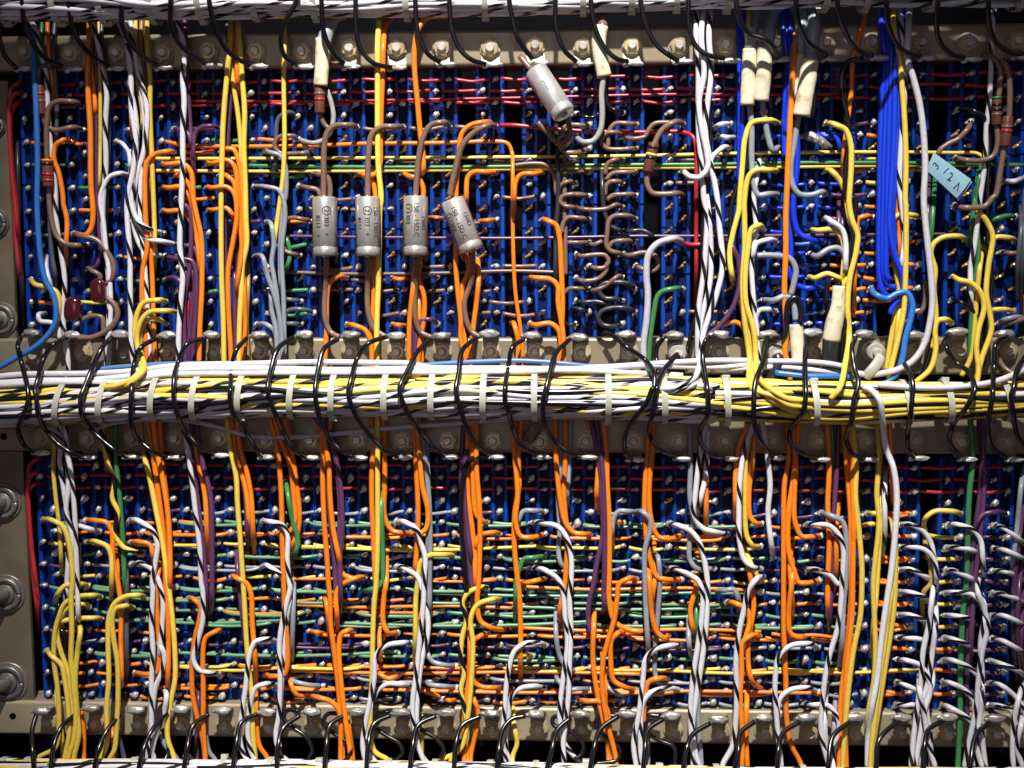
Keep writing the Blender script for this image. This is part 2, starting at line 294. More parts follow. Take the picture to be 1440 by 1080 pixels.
# ------------------------------------------------------------------ parse wires
WIRES = """lb 4.6 58|46,39,34 47,69,44 51,156 53,233 52,280 53,309 57,361 64,394 75,415 79,436 78,451 70,468 52,486 23,503 0,516 -16,523
gn 3.4 32|60,16 58,52 55,99 52,145
ws 4.2 44|36,16 52,47 58,75 65,104 66,124 69,181 78,270 79,309 86,356 91,394 89,451 93,477 96,519 93,547
or 3.6 34|67,16 67,52 71,91 74,117 75,166
sl 3.6 34|79,16 75,65 78,104 80,156 78,207 75,259 70,309 73,356 78,387 80,415
or 4 46|U2.5 88,197 78,205 76,223 83,244 89,280 89,286 94,309 93,348 93,389
or 3.5 30|U2.5 110,203 122,201
or 4.6 46|128,16 124,78 124,130 127,181 128,259 131,301 128,322 122,330 U2.13
or 3.8 38|124,16 127,78 132,124 134,156 132,181
pu 3.8 34|134,39 135,78 136,156 136,259 137,296 141,356 135,375 U2.16
ye 3 40|139,26 140,99 141,130 141,207 140,259 140,285
ws 4.4 50|121,16 132,36 140,73 146,104 150,130 148,181 149,233 145,280 145,322 150,361 153,400 153,451 150,514 150,537
sl 3.4 34|144,16 143,78 152,109 153,156 152,233 149,296 150,348
wh 4 52|U3.8 166,244 154,249 145,264 141,280 145,309 149,348 153,379 156,426 154,472 152,514
ws 4.2 56|158,10 176,44 181,86 184,124 191,166 192,207 187,246 185,275 185,286 193,309 207,321 U4.13
ws 4.2 50|166,10 187,60 193,99 205,140 207,166 202,213 192,249 187,286 193,314 206,335 226,339 U4.14
wh 4 42|179,10 193,78 198,124 204,181 200,233 191,277 188,317 200,350 213,357 U4.15
ws 4.4 58|156,10 179,62 184,109 185,156 191,197 187,241 179,280 179,309 183,361 183,400 184,451 185,490 189,516 193,537
ws 3.8 48|181,16 197,99 204,145 207,176 201,220 197,275 198,322 204,379 207,426 210,477 211,514
wh 3.6 46|U3.5 174,204 181,215 183,233 181,259
or 3.4 30|183,16 181,78 183,135 185,176 187,207
ye 3.4 36|191,16 191,65 194,117 200,156 200,174 193,181
ye 4 44|207,16 207,65 211,109 211,156 213,207 215,259 217,309 218,348 216,392
tn 3.6 34|200,16 198,65 205,130 207,207 210,259 213,322
pu 3.4 30|202,16 205,130 215,207 218,259
or 4.2 50|U4.6 235,213 218,217 207,228 204,246 204,280 205,309 207,348 201,379 200,426 205,477 207,511 207,532
or 4 40|207,309 211,340 214,387 216,451 218,514 218,537
or 4.2 56|U4.7 237,231 257,230 268,241 272,280 275,296 283,335 284,400 281,464 280,509
or 4.2 50|U4.8 257,250 267,262 271,280 276,322 281,374 281,431
or 4.2 44|U4.9 239,264 257,263 266,275 272,296 279,327 283,363
or 4 38|U4.11 237,297 257,297 267,309 275,337 281,379
ws 4.6 60|241,16 254,41 259,78 257,111 259,143 257,181 257,233 255,280 255,283 253,348 257,387 253,439 251,490 253,537
pu 4 36|259,16 261,65 264,117 267,169 272,233 275,296
pu 3.8 42|U5.4 298,177 283,179 274,189 272,220 275,259
pu 3.8 46|U4.4 254,183 264,187 269,202 271,233
pu 4 48|U4.10 257,286 267,296 269,327 267,374 259,426 261,514 262,537
pu 4 44|U4.14 259,345 272,348 280,369 284,413 280,477 279,514
pu 4 50|U4.15 249,364 270,367 276,387 276,426 272,477 271,514
pu 4 42|259,353 270,379 274,400 268,451 264,514
pu 4 38|255,348 261,379 259,439 257,514
pu 4 40|U4.17 249,392 264,410 270,426 275,467 275,514
rd 3.4 36|270,389 267,415 263,451 262,477
ye 4.4 54|325,16 323,65 319,109 314,169 312,233 311,280 311,348 312,400 314,451 315,511 315,529
or 4 40|333,16 332,65 334,117 334,145
ye 4.4 48|334,16 337,65 340,104 344,156 343,207 345,259 346,309 347,343 341,374 340,400 337,451 336,509 336,529
ye 4 42|324,52 327,109 334,156 338,194 340,233 342,280
pu 4 36|318,16 324,117 321,181 318,233 315,280 316,335 318,400 319,511
or 4 46|U5.6 319,209 329,211 337,233 340,259 342,322 337,374 336,415
or 4 50|U5.7 302,229 319,225 329,233 334,259 337,309 340,348 334,400 334,451
or 4 54|U5.8 320,248 329,257 333,280 334,296 329,335 325,379
or 4 58|U5.9 299,264 319,263 329,272 333,304 327,343 321,379 321,426 325,503 325,529
or 4 44|U5.11 302,295 319,293 326,301 327,322
or 4 44|345,348 343,400 345,451 342,511 342,532
pu 4 38|324,345 331,350 334,371 333,426 327,511
pu 4 40|324,369 330,387 330,426 332,511
tn 3.6 34|347,348 349,400 347,451 349,511
ye 3.8 48|400,16 400,65 399,117 400,169 400,207 398,246 394,280 390,309 385,345 382,379
gr 4 44|U6.6 382,215 394,219 401,233 401,280 399,283 395,322 394,374 395,400 400,436
gr 4 50|U6.9 376,263 391,267 398,279 401,301 396,353 399,426 400,506
gr 4 54|U6.12 382,318 385,343 382,369 386,394 391,431 394,472 394,511
gr 4 58|U6.15 370,363 376,387 385,413 394,451 398,511
gr 4 50|U6.18 381,416 382,436 388,464 390,511
gr 4 46|U6.21 376,457 386,466 389,483 389,511
sl 3.8 34|U7.3 404,158 392,166 388,194 388,233 394,244
br 3.8 38|U7.5 411,191 392,193 386,205 394,215 412,216 429,215 U7.6
gn 3.8 40|394,334 403,336 408,356 404,375 396,379
sl 3.8 36|U7.19 413,422 400,420 396,407
sl 3.8 40|U7.20 426,435 407,436 399,444 401,454 413,455 U7.21
br 3.6 42|U7.15 412,357 401,353 399,348
br 3.6 34|U7.12 425,308 412,306 403,308
gy 11 34|484,16,28 469,23,34 460,44,46 455,61,52
br 4 50|483,90,56 464,91 452,99 449,111 450,124
br 4 50|450,156 452,166 457,176 464,181
si 4 46|460,127 466,145 469,166 465,184 456,196 443,201 U7.5
br 4.8 60|U8.4 490,176 471,177 460,187 456,207 455,246 455,280
br 4.4 52|U7.8 449,245 460,249 464,262 464,280
br 4 42|U7.9 433,264 446,267 452,279
br 4.8 60|U9.4 553,178 536,179 523,189 518,220 517,280
br 4.8 60|U10.4 622,172 606,176 595,194 588,228 584,280
br 4.8 62|U11.4 684,177 666,187 650,205 640,239 632,275
or 4.2 50|694,174 679,172 662,176 650,187 645,220 641,275 641,348 641,374 644,413 648,451 648,477 656,511 656,532
ye 4.6 56|534,16 531,65 531,117 531,181 532,233 536,280 534,296 533,348 532,400 530,451 530,511 530,529
or 4.4 50|560,16 545,31 539,65 538,104 536,156 535,207 534,233 529,244 518,247 U8.8
or 4 44|U8.8 513,246 523,253 528,277 529,348 526,379 525,426 522,472 523,511 523,529
or 4 38|531,348 530,379 527,426 526,477 526,511
or 4.2 48|U8.17 475,389 464,397 460,415 459,464 457,511 457,529
or 4.2 44|U8.21 499,458 513,464 521,480 523,511
or 3.8 36|U9.17 562,393 579,390
or 3.8 36|U9.21 560,457 576,458
or 4.4 52|645,21,34 619,22,34 601,25,40 589,39,48 583,67 583,99 587,143 591,187 595,220 595,239 586,246
or 4.2 46|U9.8 576,248 588,251 595,264 595,280 592,348 589,394 596,415 596,451 591,477 588,511 588,529
or 4.2 50|585,348 582,394 576,451 575,511 575,529
or 4 36|591,369 589,426 592,477 593,511
br 4.6 52|459,363,70 458,400 457,446 464,466 477,474,56
br 4.6 52|521,363,70 517,400 518,439 526,462 543,474,56
br 4.6 52|586,363,70 584,400 584,446 591,466 608,475,56
br 4.6 52|665,353,70 663,394 653,426 656,451 663,466 675,474,56
pu 4 42|U10.17 602,387 591,393 586,405 583,451 582,511
pu 4 46|U10.21 605,449 593,451 588,462 584,490 583,511
or 4.2 44|653,348 658,384 651,400 649,439 653,477 658,511 658,529
or 4.2 50|670,348 673,394 670,426 666,457 661,511 661,529
or 3.8 36|U11.12 685,310 667,312
or 3.4 28|602,306 614,306 628,308
or 3.4 22|U4.5 259,204 311,206 360,206 438,205 516,202 619,201 653,200 700,199 714,202 720,215 721,233,34 721,280,40 721,296 722,361 725,413 732,464 736,511 736,532
or 4.2 46|U11.8 685,242 666,242 658,249 656,280 656,291
or 4.2 44|U12.8 751,244 732,246 725,257 723,280 723,309
or 4.4 48|U12.12 771,311 782,317 787,337 789,374 791,426 789,477 786,511 786,529
or 4.4 54|U12.17 755,391 774,393 784,402 785,426 791,464 793,511 793,529
or 4.4 50|U12.21 755,457 774,455 785,464 789,485 789,511 789,529
or 4.2 44|719,455 724,459 729,483 728,511
dk 4 34|781,156 784,220 785,280 782,322 781,387 782,436
br 4 30|794,220 794,280 795,335 795,387
br 3.8 34|U13.4 820,176 800,176 792,181 790,197
br 4.6 60|798,166,66 801,184 798,202 789,205 785,197 791,191 798,192
br 4.4 54|785,200 794,213 809,215 U13.6
br 4.4 58|756,172 772,188 786,202 795,198 802,181
br 3.6 34|U13.7 803,228 793,231
br 3.6 34|U13.8 813,241 789,243
br 3.6 34|U13.9 800,255 788,261 784,272
br 3.6 34|U13.10 817,274 796,274 788,280
br 3.8 34|U14.4 887,174 865,174 857,184 855,207
br 3.8 38|U14.5 866,186 852,188 846,198 852,208 873,210 886,209 U14.6
br 3.8 34|U14.7 866,224 854,231 851,246
br 3.8 34|U14.8 886,242 861,244 852,253
br 3.8 34|U14.9 869,255 857,256 852,263 851,275
br 3.8 34|U14.10 886,273 863,275 854,280
br 3.8 34|U14.5 889,195 907,192 912,183 920,174 943,172
br 4.6 56|U15.4 948,172 933,181 924,194 920,205
br 4.6 56|911,241 910,259 917,271 935,273 949,272 U15.10
br 3.8 36|U13.10 808,273 791,276 788,283 793,289 803,291 U13.11
br 3.6 34|U14.10 876,273 860,275 854,282
br 3.8 38|U14.11 865,288 855,293 834,295 820,294 U13.11
br 3.8 36|U13.12 819,307 799,306 792,314 790,328
br 4 42|U14.12 881,303 863,304 856,311 854,327 853,345 859,353 866,355 U14.15
br 3.8 36|U14.14 879,338 861,341 856,348
br 3.6 34|U13.14 816,341 798,341
br 3.6 34|U13.14 835,344 847,339
br 3.8 38|U13.15 819,360 837,358 851,359 856,367 850,376 838,377 U13.16
br 3.8 36|U13.17 820,395 841,392 852,381 854,369
br 3.8 38|U14.17 868,389 851,402 837,408 U13.18
br 3.6 34|U13.18 817,406 800,406 793,413
br 4 42|U14.15 886,359 905,355 920,359 926,369 922,379 912,381 901,377 U14.16
dk 4 38|U14.18 881,398 860,397 847,400 843,410 850,419 864,420 U14.19
dk 4 40|U14.20 881,433 860,433 846,438 841,447 847,456 861,459 U14.21
dk 3.6 34|U13.19 820,425 839,424 852,427 857,432
dk 3.6 34|U13.20 816,435 795,433
dk 3.6 34|U13.21 803,457 794,455
dk 3.8 34|U14.13 887,325 904,324 915,330 918,340
dk 4 36|846,207 847,259 849,291 854,309 861,319 869,323 U14.13
si 4.6 56|850,104 846,130 847,161 844,184 834,198 822,200 U13.5
bk 4.4 40|853,106 854,145 860,153 869,156 U14.3
bk 3.8 38|U13.3 821,164 834,165 843,159
br 8 48|848,18,28 847,39 846,52
lv 5.4 62|U15.14 943,336 924,343 912,358 909,387 911,413 909,451 905,483 905,511 905,529
gn 4.4 54|U15.18 947,406 931,410 924,418 920,436 914,477 912,511 911,529
rd 3.6 22|U11.4 720,176 772,181 837,185 901,186 961,186 974,192 979,207,30 979,259,34 979,322 979,379 977,431
ws 4.6 50|981,5 979,52 982,91 982,156 983,194 987,233 990,280 994,301 993,337 990,379 983,431 981,470 981,511 975,532,104 953,542,112 933,545,104
wh 4.6 60|991,5 986,52 990,104 983,143 987,181 994,215 995,236 984,249 973,249 U15.8
ws 4.6 56|1001,5 997,52 1000,104 995,145 992,187 1000,233 1008,275 1012,322 1016,374 1008,413 995,451 988,475 983,516,80 973,534,108 948,545,114 927,547,104
ws 4.4 46|984,239 995,286 1000,356 998,400 987,446 983,477 984,516 974,541,108 953,549,112 933,551,104
wh 4.2 52|U16.6 1014,209 1001,223 996,241 992,249
wh 4 40|U16.4 1013,175 1000,185
wh 4 40|U16.5 1021,193 1038,193
bk 4 38|995,109 999,166 997,233 992,280 988,322 987,387 979,439 970,477 966,496
pu 4.2 50|1016,336 1029,345 1039,369 1040,400 1031,431 1013,457 995,472
or 4 40|U16.21 1018,456 1034,453 1044,459 1051,475
rd 3.6 26|U15.14 971,344 992,343 1016,341
bl 4.8 34|1039,16 1040,78 1041,181 1040,233 1043,348 1044,394
bl 4.8 40|1045,16 1045,78 1044,181 1043,259 1044,337
ye 3.6 32|1053,8 1052,39 1049,78
ye 4.4 52|U17.4 1080,169 1057,173 1048,194 1044,233 1040,280 1039,296 1031,327 1026,356 1029,387 1034,402
ye 4.4 56|U17.8 1080,239 1065,239 1054,246 1047,280 1047,309 1047,348 1044,400 1047,451 1054,503 1057,545,100 1090,558,114 1109,569,118 1129,572,112 1147,574,100
ye 4.4 60|U17.13 1066,317 1057,322 1052,348 1048,387 1049,426 1060,464 1063,503 1066,529,92 1088,550,116 1109,561,120 1132,563,114 1153,565,100
ye 4.4 50|1043,369 1044,426 1052,464 1060,503 1062,542,98 1096,569,110 1119,579,108 1137,584,96
ye 3.8 40|1034,394 1044,436 1051,483 1054,529
ws 4.2 48|1070,207 1065,246 1060,275 1063,322 1057,361 1059,413 1063,451 1066,490 1070,529
bk 4.2 44|1054,197 1049,233 1031,280 1027,348 1034,394 1039,405
wh 4.2 50|U17.14 1080,337 1064,343 1059,358 1060,405
wh 4.2 48|U17.20 1080,435 1069,436 1063,446 1065,475
gy 8.8 44|1065,5,30 1060,31 1057,70
gy 8.8 40|1096,5,30 1085,31 1080,60 1076,75
gr 4.8 50|1054,145 1057,181 1057,220 1060,259 1066,274 1080,273 U17.10
gr 4.8 50|1071,140 1076,171 1081,197 1086,211 U17.6
gy 9 52|1145,8,30 1144,36 1140,86
gy 8.5 40|1132,10,30 1127,41 1125,78
gr 4.8 50|1123,158 1117,202 1112,233 1114,259 1124,273 1142,274 1154,270 U18.10
bk 4 46|1146,122 1145,145 1141,163 1137,166
or 4.6 54|1125,3 1119,31 1116,78 1112,156 1108,233 1106,280 1105,301 1105,348 1103,413 1106,464 1104,498 1110,516 1111,547
bl 4.8 40|1096,3 1103,52 1107,91 1105,130 1103,181 1104,220
bl 4.8 34|1102,3 1107,52 1110,91 1107,156 1109,181 1119,220 1118,259 1113,296 1112,348 1112,389
bl 4.8 44|1110,3 1111,65 1109,130 1105,187
bl 4.8 46|1121,179 1121,233 1116,280 1116,301 1123,327 1140,337 U18.14
bl 4.6 42|1111,311 1109,369 1116,397 1132,405 1142,405 U18.18
bl 3.8 28|U18.5 1158,191 1176,194 1181,207 1182,233
bk 4.4 54|1214,82,56 1194,86 1184,104 1185,135 1191,161 1194,187 1189,233 1191,280 1202,278 1201,317 1197,353 1196,413 1191,446 1185,477 1184,511 1185,545
bk 4.2 48|1185,99 1188,156 1195,187 1198,233 1199,280 1202,309 1204,286
ye 4.6 56|U18.4 1176,176 1189,183 1196,202 1197,233 1194,280 1194,286 1198,309 1206,330 1204,353 1195,392 1192,431 1194,472 1189,509,84 1180,547,116 1168,561,112
ye 4.6 50|U18.8 1171,242 1181,254 1189,272 1191,286 1195,309 1204,337
ye 4.4 46|1202,348 1194,387 1184,405 1186,439 1194,477 1191,516 1184,545
ye 4.4 46|U18.13 1151,324 1171,323 1182,332 1187,350 1185,387 1180,400
ye 4.4 50|U18.17 1147,391 1163,385 1179,391 1184,400
ye 4 42|1199,477 1197,511 1204,545
or 4 36|1217,5 1216,26 1207,57 1199,86 1197,130 1191,176 1186,223 1185,277
or 4.2 40|U19.12 1217,304 1207,308 1205,327 1203,353 1201,400 1201,467
pu 4 34|1181,249 1179,322 1176,374
pu 4 36|1187,254 1184,322 1181,356
wh 4.6 52|U18.12 1169,311 1184,323 1189,340 1189,374 1186,405
bk 4.4 52|1182,400 1176,394 1167,396 1162,410 1164,441
bk 4.2 58|1180,405 1172,393 1164,400 1162,426
gr 4.8 52|U18.15 1150,360 1166,350 1179,349 1188,359 1189,381
gr 5 50|1065,360 1070,359 1096,360 1111,364 1119,379 1116,400 1112,415
gr 5 54|U17.19 1090,422 1103,417 1114,423 1119,451
bk 4.6 60|1088,475,56 1099,475 1106,464 1106,441 1109,424 1119,418 1126,429 1125,457
bl 5 44|1238,3 1241,52 1246,91 1241,130 1238,207 1237,280 1236,322 1237,387 1242,410 1251,419
bl 5 48|1244,3 1249,65 1249,104 1246,156 1243,220 1242,280 1241,348 1243,387 1251,402 1260,404
bl 5 52|1250,3 1253,65 1253,104 1251,156 1249,220 1247,280 1246,348 1247,387 1251,394
bl 5 56|1272,3 1263,65 1258,104 1258,156 1256,220 1252,280 1251,317 1259,361 1269,387 1271,407 1264,420 1255,432 1252,442
bl 5 50|1277,3 1267,65 1262,104 1263,156 1261,207 1258,259 1255,301 1259,348
bl 5 40|1280,3 1271,65 1265,109 1264,145
ye 4.4 60|1256,3 1258,47 1265,78 1268,117 1272,169 1274,233 1273,280 1274,296 1274,348 1273,400 1271,436 1265,467 1259,493 1249,532
ws 4.4 54|1264,5 1269,52 1271,83 1272,114 1271,156 1267,207 1265,259 1269,296 1272,335 1268,374 1269,405
wh 5 66|1279,3 1277,52 1276,83 1284,109 1293,145 1298,181 1301,233 1299,280 1301,309 1305,348 1309,387 1311,426 1308,451 1300,483 1285,506 1264,519 1241,525 1223,527 1204,525
or 4 42|1259,213 1259,259 1261,296 1265,322 1263,356 1261,394
or 3.6 38|1257,88 1256,109
ye 4.2 46|U20.12 1280,302 1264,302 1255,311 1253,327 1256,358 1264,413 1259,441 1252,483 1246,521
ye 4.2 50|1272,410 1265,439 1259,490 1251,524
lb 4.8 62|U19.18 1233,415 1247,420 1261,413 1274,411 1283,426 1281,446 1273,477 1269,503 1260,527 1238,541 1210,538
gn 4 36|1315,249 1312,296 1309,337 1308,356
pu 4 34|1306,249 1305,296 1308,348 1315,405 1313,436
ye 4.4 48|U21.14 1347,332 1326,334 1313,343 1309,356 1315,379 1313,405 1316,439 1315,467 1311,490
ye 4.4 52|U21.21 1328,449 1319,451 1315,463 1316,490 1308,519 1287,538
bk 4.4 46|1315,457 1308,493 1300,519 1293,534
br 4 36|1302,394 1300,428 1294,440 U20.20
ws 4.2 46|1398,5 1395,52 1394,86 1391,143 1387,181 1386,220 1381,259 1378,280 1375,309 1370,348 1365,374 1366,426 1368,467
gn 4.2 42|1383,220 1378,246 1373,280 1374,322 1376,358 1372,387 1366,451 1363,511
gn 4 38|1378,228 1372,272 1366,322 1364,361
bk 4.2 46|U21.3 1369,156 1384,165 1390,187 1389,280 1389,335 1395,394 1389,457 1382,516
ye 4.4 56|U21.17 1350,394 1365,398 1378,410 1384,431 1376,464 1373,490 1376,519 1373,542
ye 4.4 52|1361,295 1378,299 1389,314 1396,332 1390,374 1387,413 1392,441 1394,464 1381,503 1373,534
ye 4.2 44|1385,335 1378,374 1373,426 1370,464 1365,503 1352,529
ye 4.2 46|U22.14 1417,334 1400,334 1392,345 1391,363
bk 4.2 44|U21.19 1350,425 1368,436 1378,457 1381,490
gn 4 40|U22.12 1413,304 1397,309 1389,324
ye 4 38|U22.20 1412,435 1396,436 1387,454
br 4.4 54|1381,78,56 1394,79 1404,91 1407,109 1404,137
br 4.4 54|1401,174 1403,202 1396,220 1378,226 1357,225 U21.7
br 4.6 60|1408,83 1416,96 1420,124 1419,166
br 4.6 60|1413,202 1407,239 1400,275 1396,278 1385,290 1355,292 U21.11
br 4.2 56|U21.4 1361,181 1348,195 1334,202 1322,211 1319,218
sl 4 44|1435,273 1436,322 1431,374 1431,449
sl 4 38|1440,249 1440,322 1437,374 1435,449
br 4 40|U22.15 1418,356 1443,356
wh 4.2 46|U22.9 1425,255 1443,248
br 4.2 44|U22.21 1417,455 1443,447
gr 4 48|U22.21 1414,449 1427,446 1443,449
rd 3.6 40|1440,415 1440,444
rd 4 20|39,117 26,117 17,124 13,140 13,166 16,233 19,280 20,286 22,335 27,381 29,405
rd 4 26|U1.1 23,131 16,139 13,166 16,233 21,280 25,322 29,374
rd 4 22|39,145 23,146 16,158 17,233 24,296 29,361
dk 4 12|24,171 25,233 26,280 27,348 31,400 33,457
wh 4.4 50|65,350 66,384 71,402 75,426
ye 4.2 48|U1.17 52,401 67,404 79,410 84,426 78,462 75,472
wh 4 48|U1.20 54,444 56,451 73,454 82,462 84,477
br 4.4 50|U2.2 102,143 80,143 70,150 66,169 66,228
br 4.4 50|69,259 69,280 73,311 80,332 93,343 110,345 U2.14
br 4.2 46|73,92 58,94 54,109 56,124
br 4.2 46|60,158 65,176 78,183 101,179 U2.4
br 4.4 52|U2.13 114,332 135,337 150,353 160,374 157,392 150,399
br 4.2 48|U2.16 130,381 141,388 140,394
br 4.6 54|150,418 163,431 165,446 152,463 131,474 109,475
br 4.2 46|114,450 130,444 143,446 146,467
rd 3.8 18|75,648 52,646 43,653 40,683 43,760 48,820 52,852 56,891
rd 3.8 24|L1.1 48,665 41,674 40,706 45,773 51,820 56,865
rd 3.8 20|74,681 49,681 41,689 41,734 47,799 53,839 57,886
ye 3.6 40|76,592 76,631 75,657 78,696 83,737 86,786 86,815
ws 4.2 48|83,587 86,623 84,651 89,685 94,721 96,773 94,820 93,839 86,904
ws 4.2 52|91,587 95,639 96,683 93,721 100,747 106,786 104,820 100,852
ws 4.2 56|70,600 87,618 97,649 102,685 105,721 107,773 109,820 110,865 111,886
sl 3.6 38|104,747 111,773 113,815
ye 4.4 60|L1.5 74,732 88,740 96,760 100,786 102,815 100,839 101,883 100,930 104,969 107,1002 104,1039 96,1067
ye 4.2 50|L2.11 111,821 91,824 82,834 80,854
ye 4.2 54|L2.12 130,837 109,839 91,849 82,870 77,891 76,930 81,969 83,1020 78,1051 52,1068
ye 4.2 50|L2.13 117,849 99,852 86,866 80,888 86,917 96,945 99,981 104,1020 100,1051 88,1067
ye 4.2 46|L2.14 130,869 104,870 88,874 84,886
ye 4.4 58|105,875 113,888 109,917 106,956 109,1007 111,1033 104,1068
ye 4.2 56|L1.17 73,923 86,935 91,956 96,994 97,1033 91,1068
ye 4 44|84,945 80,981 86,1026 89,1067
bk 4 46|83,849 79,867 76,886
bk 4 44|83,886 89,888 93,899 91,919
or 4 40|114,997 118,1033 118,1068
ys 4.2 50|141,587 146,626 153,657 161,677 158,701 166,721 161,747 172,768 187,775 L3.8
or 3.6 36|148,592 148,626 150,649 152,672
gn 4.2 42|163,587 163,644 168,696 172,747 174,786 175,820 174,865
bk 4 44|140,592 149,626 156,649 158,680
or 4.2 50|L2.5 135,732 150,735 157,747 159,786 166,820 170,852 170,904 171,956 169,966
or 4.2 46|161,763 165,799 166,820 169,839 166,891
ye 4.2 54|L2.7 137,762 150,768 156,781 157,820 156,852
ye 4.4 60|L3.12 192,837 176,839 161,849 153,870 152,904 153,956 150,994 150,1046 141,1071
ye 4.4 60|L3.13 176,852 163,856 158,870 160,899 165,930 166,981 164,1020 161,1054 153,1071
sl 4 40|175,768 178,812 178,852 178,924 179,966
sl 4 40|156,981 166,1033 175,1068
or 4 42|156,981 158,1033 163,1070
ws 4.2 48|L2.6 127,744 114,740 108,733
tn 4 44|198,587 201,631 207,664
ye 4.4 50|202,639 210,670 220,721 228,760 236,817 242,865 246,917 246,956 240,987 236,1013 236,1039 245,1068
or 4.4 48|206,584 214,631 223,696 231,760 233,820 235,839 237,904 236,956 235,981
or 4.4 54|215,584 220,631 228,670 236,721 239,773 239,820 239,865
or 4.4 44|224,584 226,631 231,675 235,709 236,760
or 4.2 44|L3.7 197,762 211,766 215,781 215,797
or 4.2 46|226,786 223,804 220,826 222,878 224,924 220,945 207,948 L3.19
ws 4.4 56|L3.5 196,733 213,745 221,763 218,794 214,820 215,826 213,878 215,917 213,956 213,1000 214,1046 218,1079
ws 4.4 50|L3.9 201,793 215,802 223,817 229,844 228,878 225,917 224,956
ws 4.4 54|216,904 226,909 231,922 228,943 219,966 215,994 211,1033 206,1079
ws 4.4 58|224,966 234,979 231,1000 222,1026 215,1051 211,1079
gr 4 40|226,1033 233,1049 249,1068
ws 4.4 54|255,589 262,618 267,654 271,685 275,721 281,773 283,820 285,831 285,873 276,909 272,927 279,941 293,946 L5.19
pu 4.2 44|270,587 270,644 277,696 283,747 288,799 290,839 291,886
pu 4.2 48|275,587 285,651 296,696 298,747 298,820 298,839 293,888
or 4.2 42|266,587 279,651 288,696 291,747 296,820
or 4.2 50|L4.12 274,844 281,852 280,873 275,893 270,930 271,976 277,1007 285,1039 288,1067
or 4.2 54|L5.15 303,888 290,896 286,911 286,969 286,1020 289,1068
pu 4 38|279,950 279,981 277,1033 277,1067
gr 4 38|289,1033 294,1057 303,1070
ye 4.4 52|318,581 324,631 332,670 334,709 338,760 342,820 344,852 346,891 349,930 354,981 356,1033 359,1067
pu 4.2 42|328,581 334,631 345,696 348,747 349,789
or 4.2 48|333,581 337,626 347,664 353,696 356,747 359,799
or 4.2 44|324,581 334,649 345,685 350,734 347,799
or 4.4 52|L5.10 333,813 347,821 353,836 355,878 359,930 360,981
pu 4 38|332,747 334,799 337,831 342,878 345,922
or 4.4 50|377,579 389,626 394,670 396,709 397,760 399,820 400,852 404,904 404,935 399,949 383,951 L6.19
or 4.4 46|382,579 394,618 407,651 413,696 415,732 409,746 398,751 L6.6
or 4.4 42|399,579 409,626 416,675 421,721 419,747 412,766 412,799
gn 4.2 48|400,654 405,696 412,734 419,760 416,776 408,781
ws 4.4 58|L6.5 381,734 396,738 404,750 404,786 407,820 408,826 399,865 393,904 394,956 392,1007 388,1033 394,1064 408,1081
ws 4.2 54|L6.9 379,797 392,806 397,820
ws 4.2 50|411,790 408,839 401,886 399,924 396,961 394,1000 391,1028 396,1059 414,1080
gr 4.2 42|413,799 413,839 411,904 410,953
or 4 44|408,940 409,961 416,976 L7.21
or 4.2 44|359,956 360,987 361,1020 365,1049 376,1067
gr 4 40|407,945 413,958 433,963 L7.20
or 4 36|L7.15 446,889 462,893
ws 4.4 60|L6.16 373,899 360,902 354,911 349,930 346,961 341,997 337,1033 342,1059 360,1081
ws 4.4 56|L6.20 372,962 360,967 354,981 349,1013 349,1039 356,1064 368,1080
or 4.4 50|447,579 453,631 454,683 456,734 460,786 462,820 464,839 465,878 470,917 476,969 479,1007 482,1064
or 4.4 54|453,605 462,651 464,696 469,747 477,786 480,820
or 4.2 50|L8.10 500,813 481,822 473,834 474,865 474,904
or 4.2 46|452,842 459,848 462,875 464,909
or 4.4 58|L8.15 488,887 480,892 477,906 477,930 482,981 487,1020 493,1063
or 4.4 54|L7.21 448,981 466,987 476,998 479,1020 479,1062
pu 4.2 44|459,579 464,644 462,683 466,747 471,799 473,852 475,888
pu 4.2 48|466,605 474,664 478,721 475,773 473,815
pu 4.4 52|438,579 464,618 474,654 480,696 481,747 478,786 479,839 477,886
or 4 42|464,579 464,626 466,649
or 4.2 48|L8.10 500,814 486,810 479,791
or 4.2 42|484,981 490,1020 496,1064
or 4.4 48|519,579 526,618 523,657 523,709 526,773 528,820 529,852
ye 4.4 56|531,579 531,644 531,696 531,760 529,820 526,852 524,904 523,956 521,994 521,1033 527,1057 547,1071
gn 4.4 50|535,654 536,709 538,773 539,815 539,816 531,826 521,829 510,832
or 4.4 46|538,581 541,631 541,683 541,727 551,746 562,749 L9.6
or 4.4 52|543,745 543,820 540,839 539,875 545,889 L9.15
tn 4 36|541,891 541,950
or 4.2 40|534,831 534,917 538,932
or 4.2 48|531,935 536,949 545,954 552,953 L9.19
ws 4.4 60|L9.16 564,904 543,908 529,922 526,956 517,1002 510,1046 516,1079
ws 4.4 56|L9.20 562,962 544,962 531,971 521,997 514,1033 521,1062 536,1080
or 4.4 44|578,579 583,618 586,670 588,721 586,773 584,799 586,821
or 4.4 52|583,579 589,631 594,683 602,721 599,744 588,751 L9.6
gr 4.4 46|588,581 596,631 602,683 605,747 604,820 604,852 602,886
gr 4.2 40|599,618 603,696 601,773 595,839
ws 4.4 58|L9.5 571,735 586,745 592,763 598,786 596,820 596,839 591,891 586,943 580,994 586,1041 596,1075
ws 4.4 52|L9.9 571,800 586,810 591,820 596,841 602,873 601,896 593,930 588,969 586,1020 591,1059 606,1079
ye 4.4 50|L10.8 624,780 605,781 592,790 588,815 585,839 584,904 583,956
ye 4.2 42|588,981 592,1020 593,1064
or 4.2 38|588,834 589,873 588,904
gr 4.2 44|L10.18 624,935 608,930 602,921 601,904
gr 4.2 44|L10.20 624,965 606,963 600,953
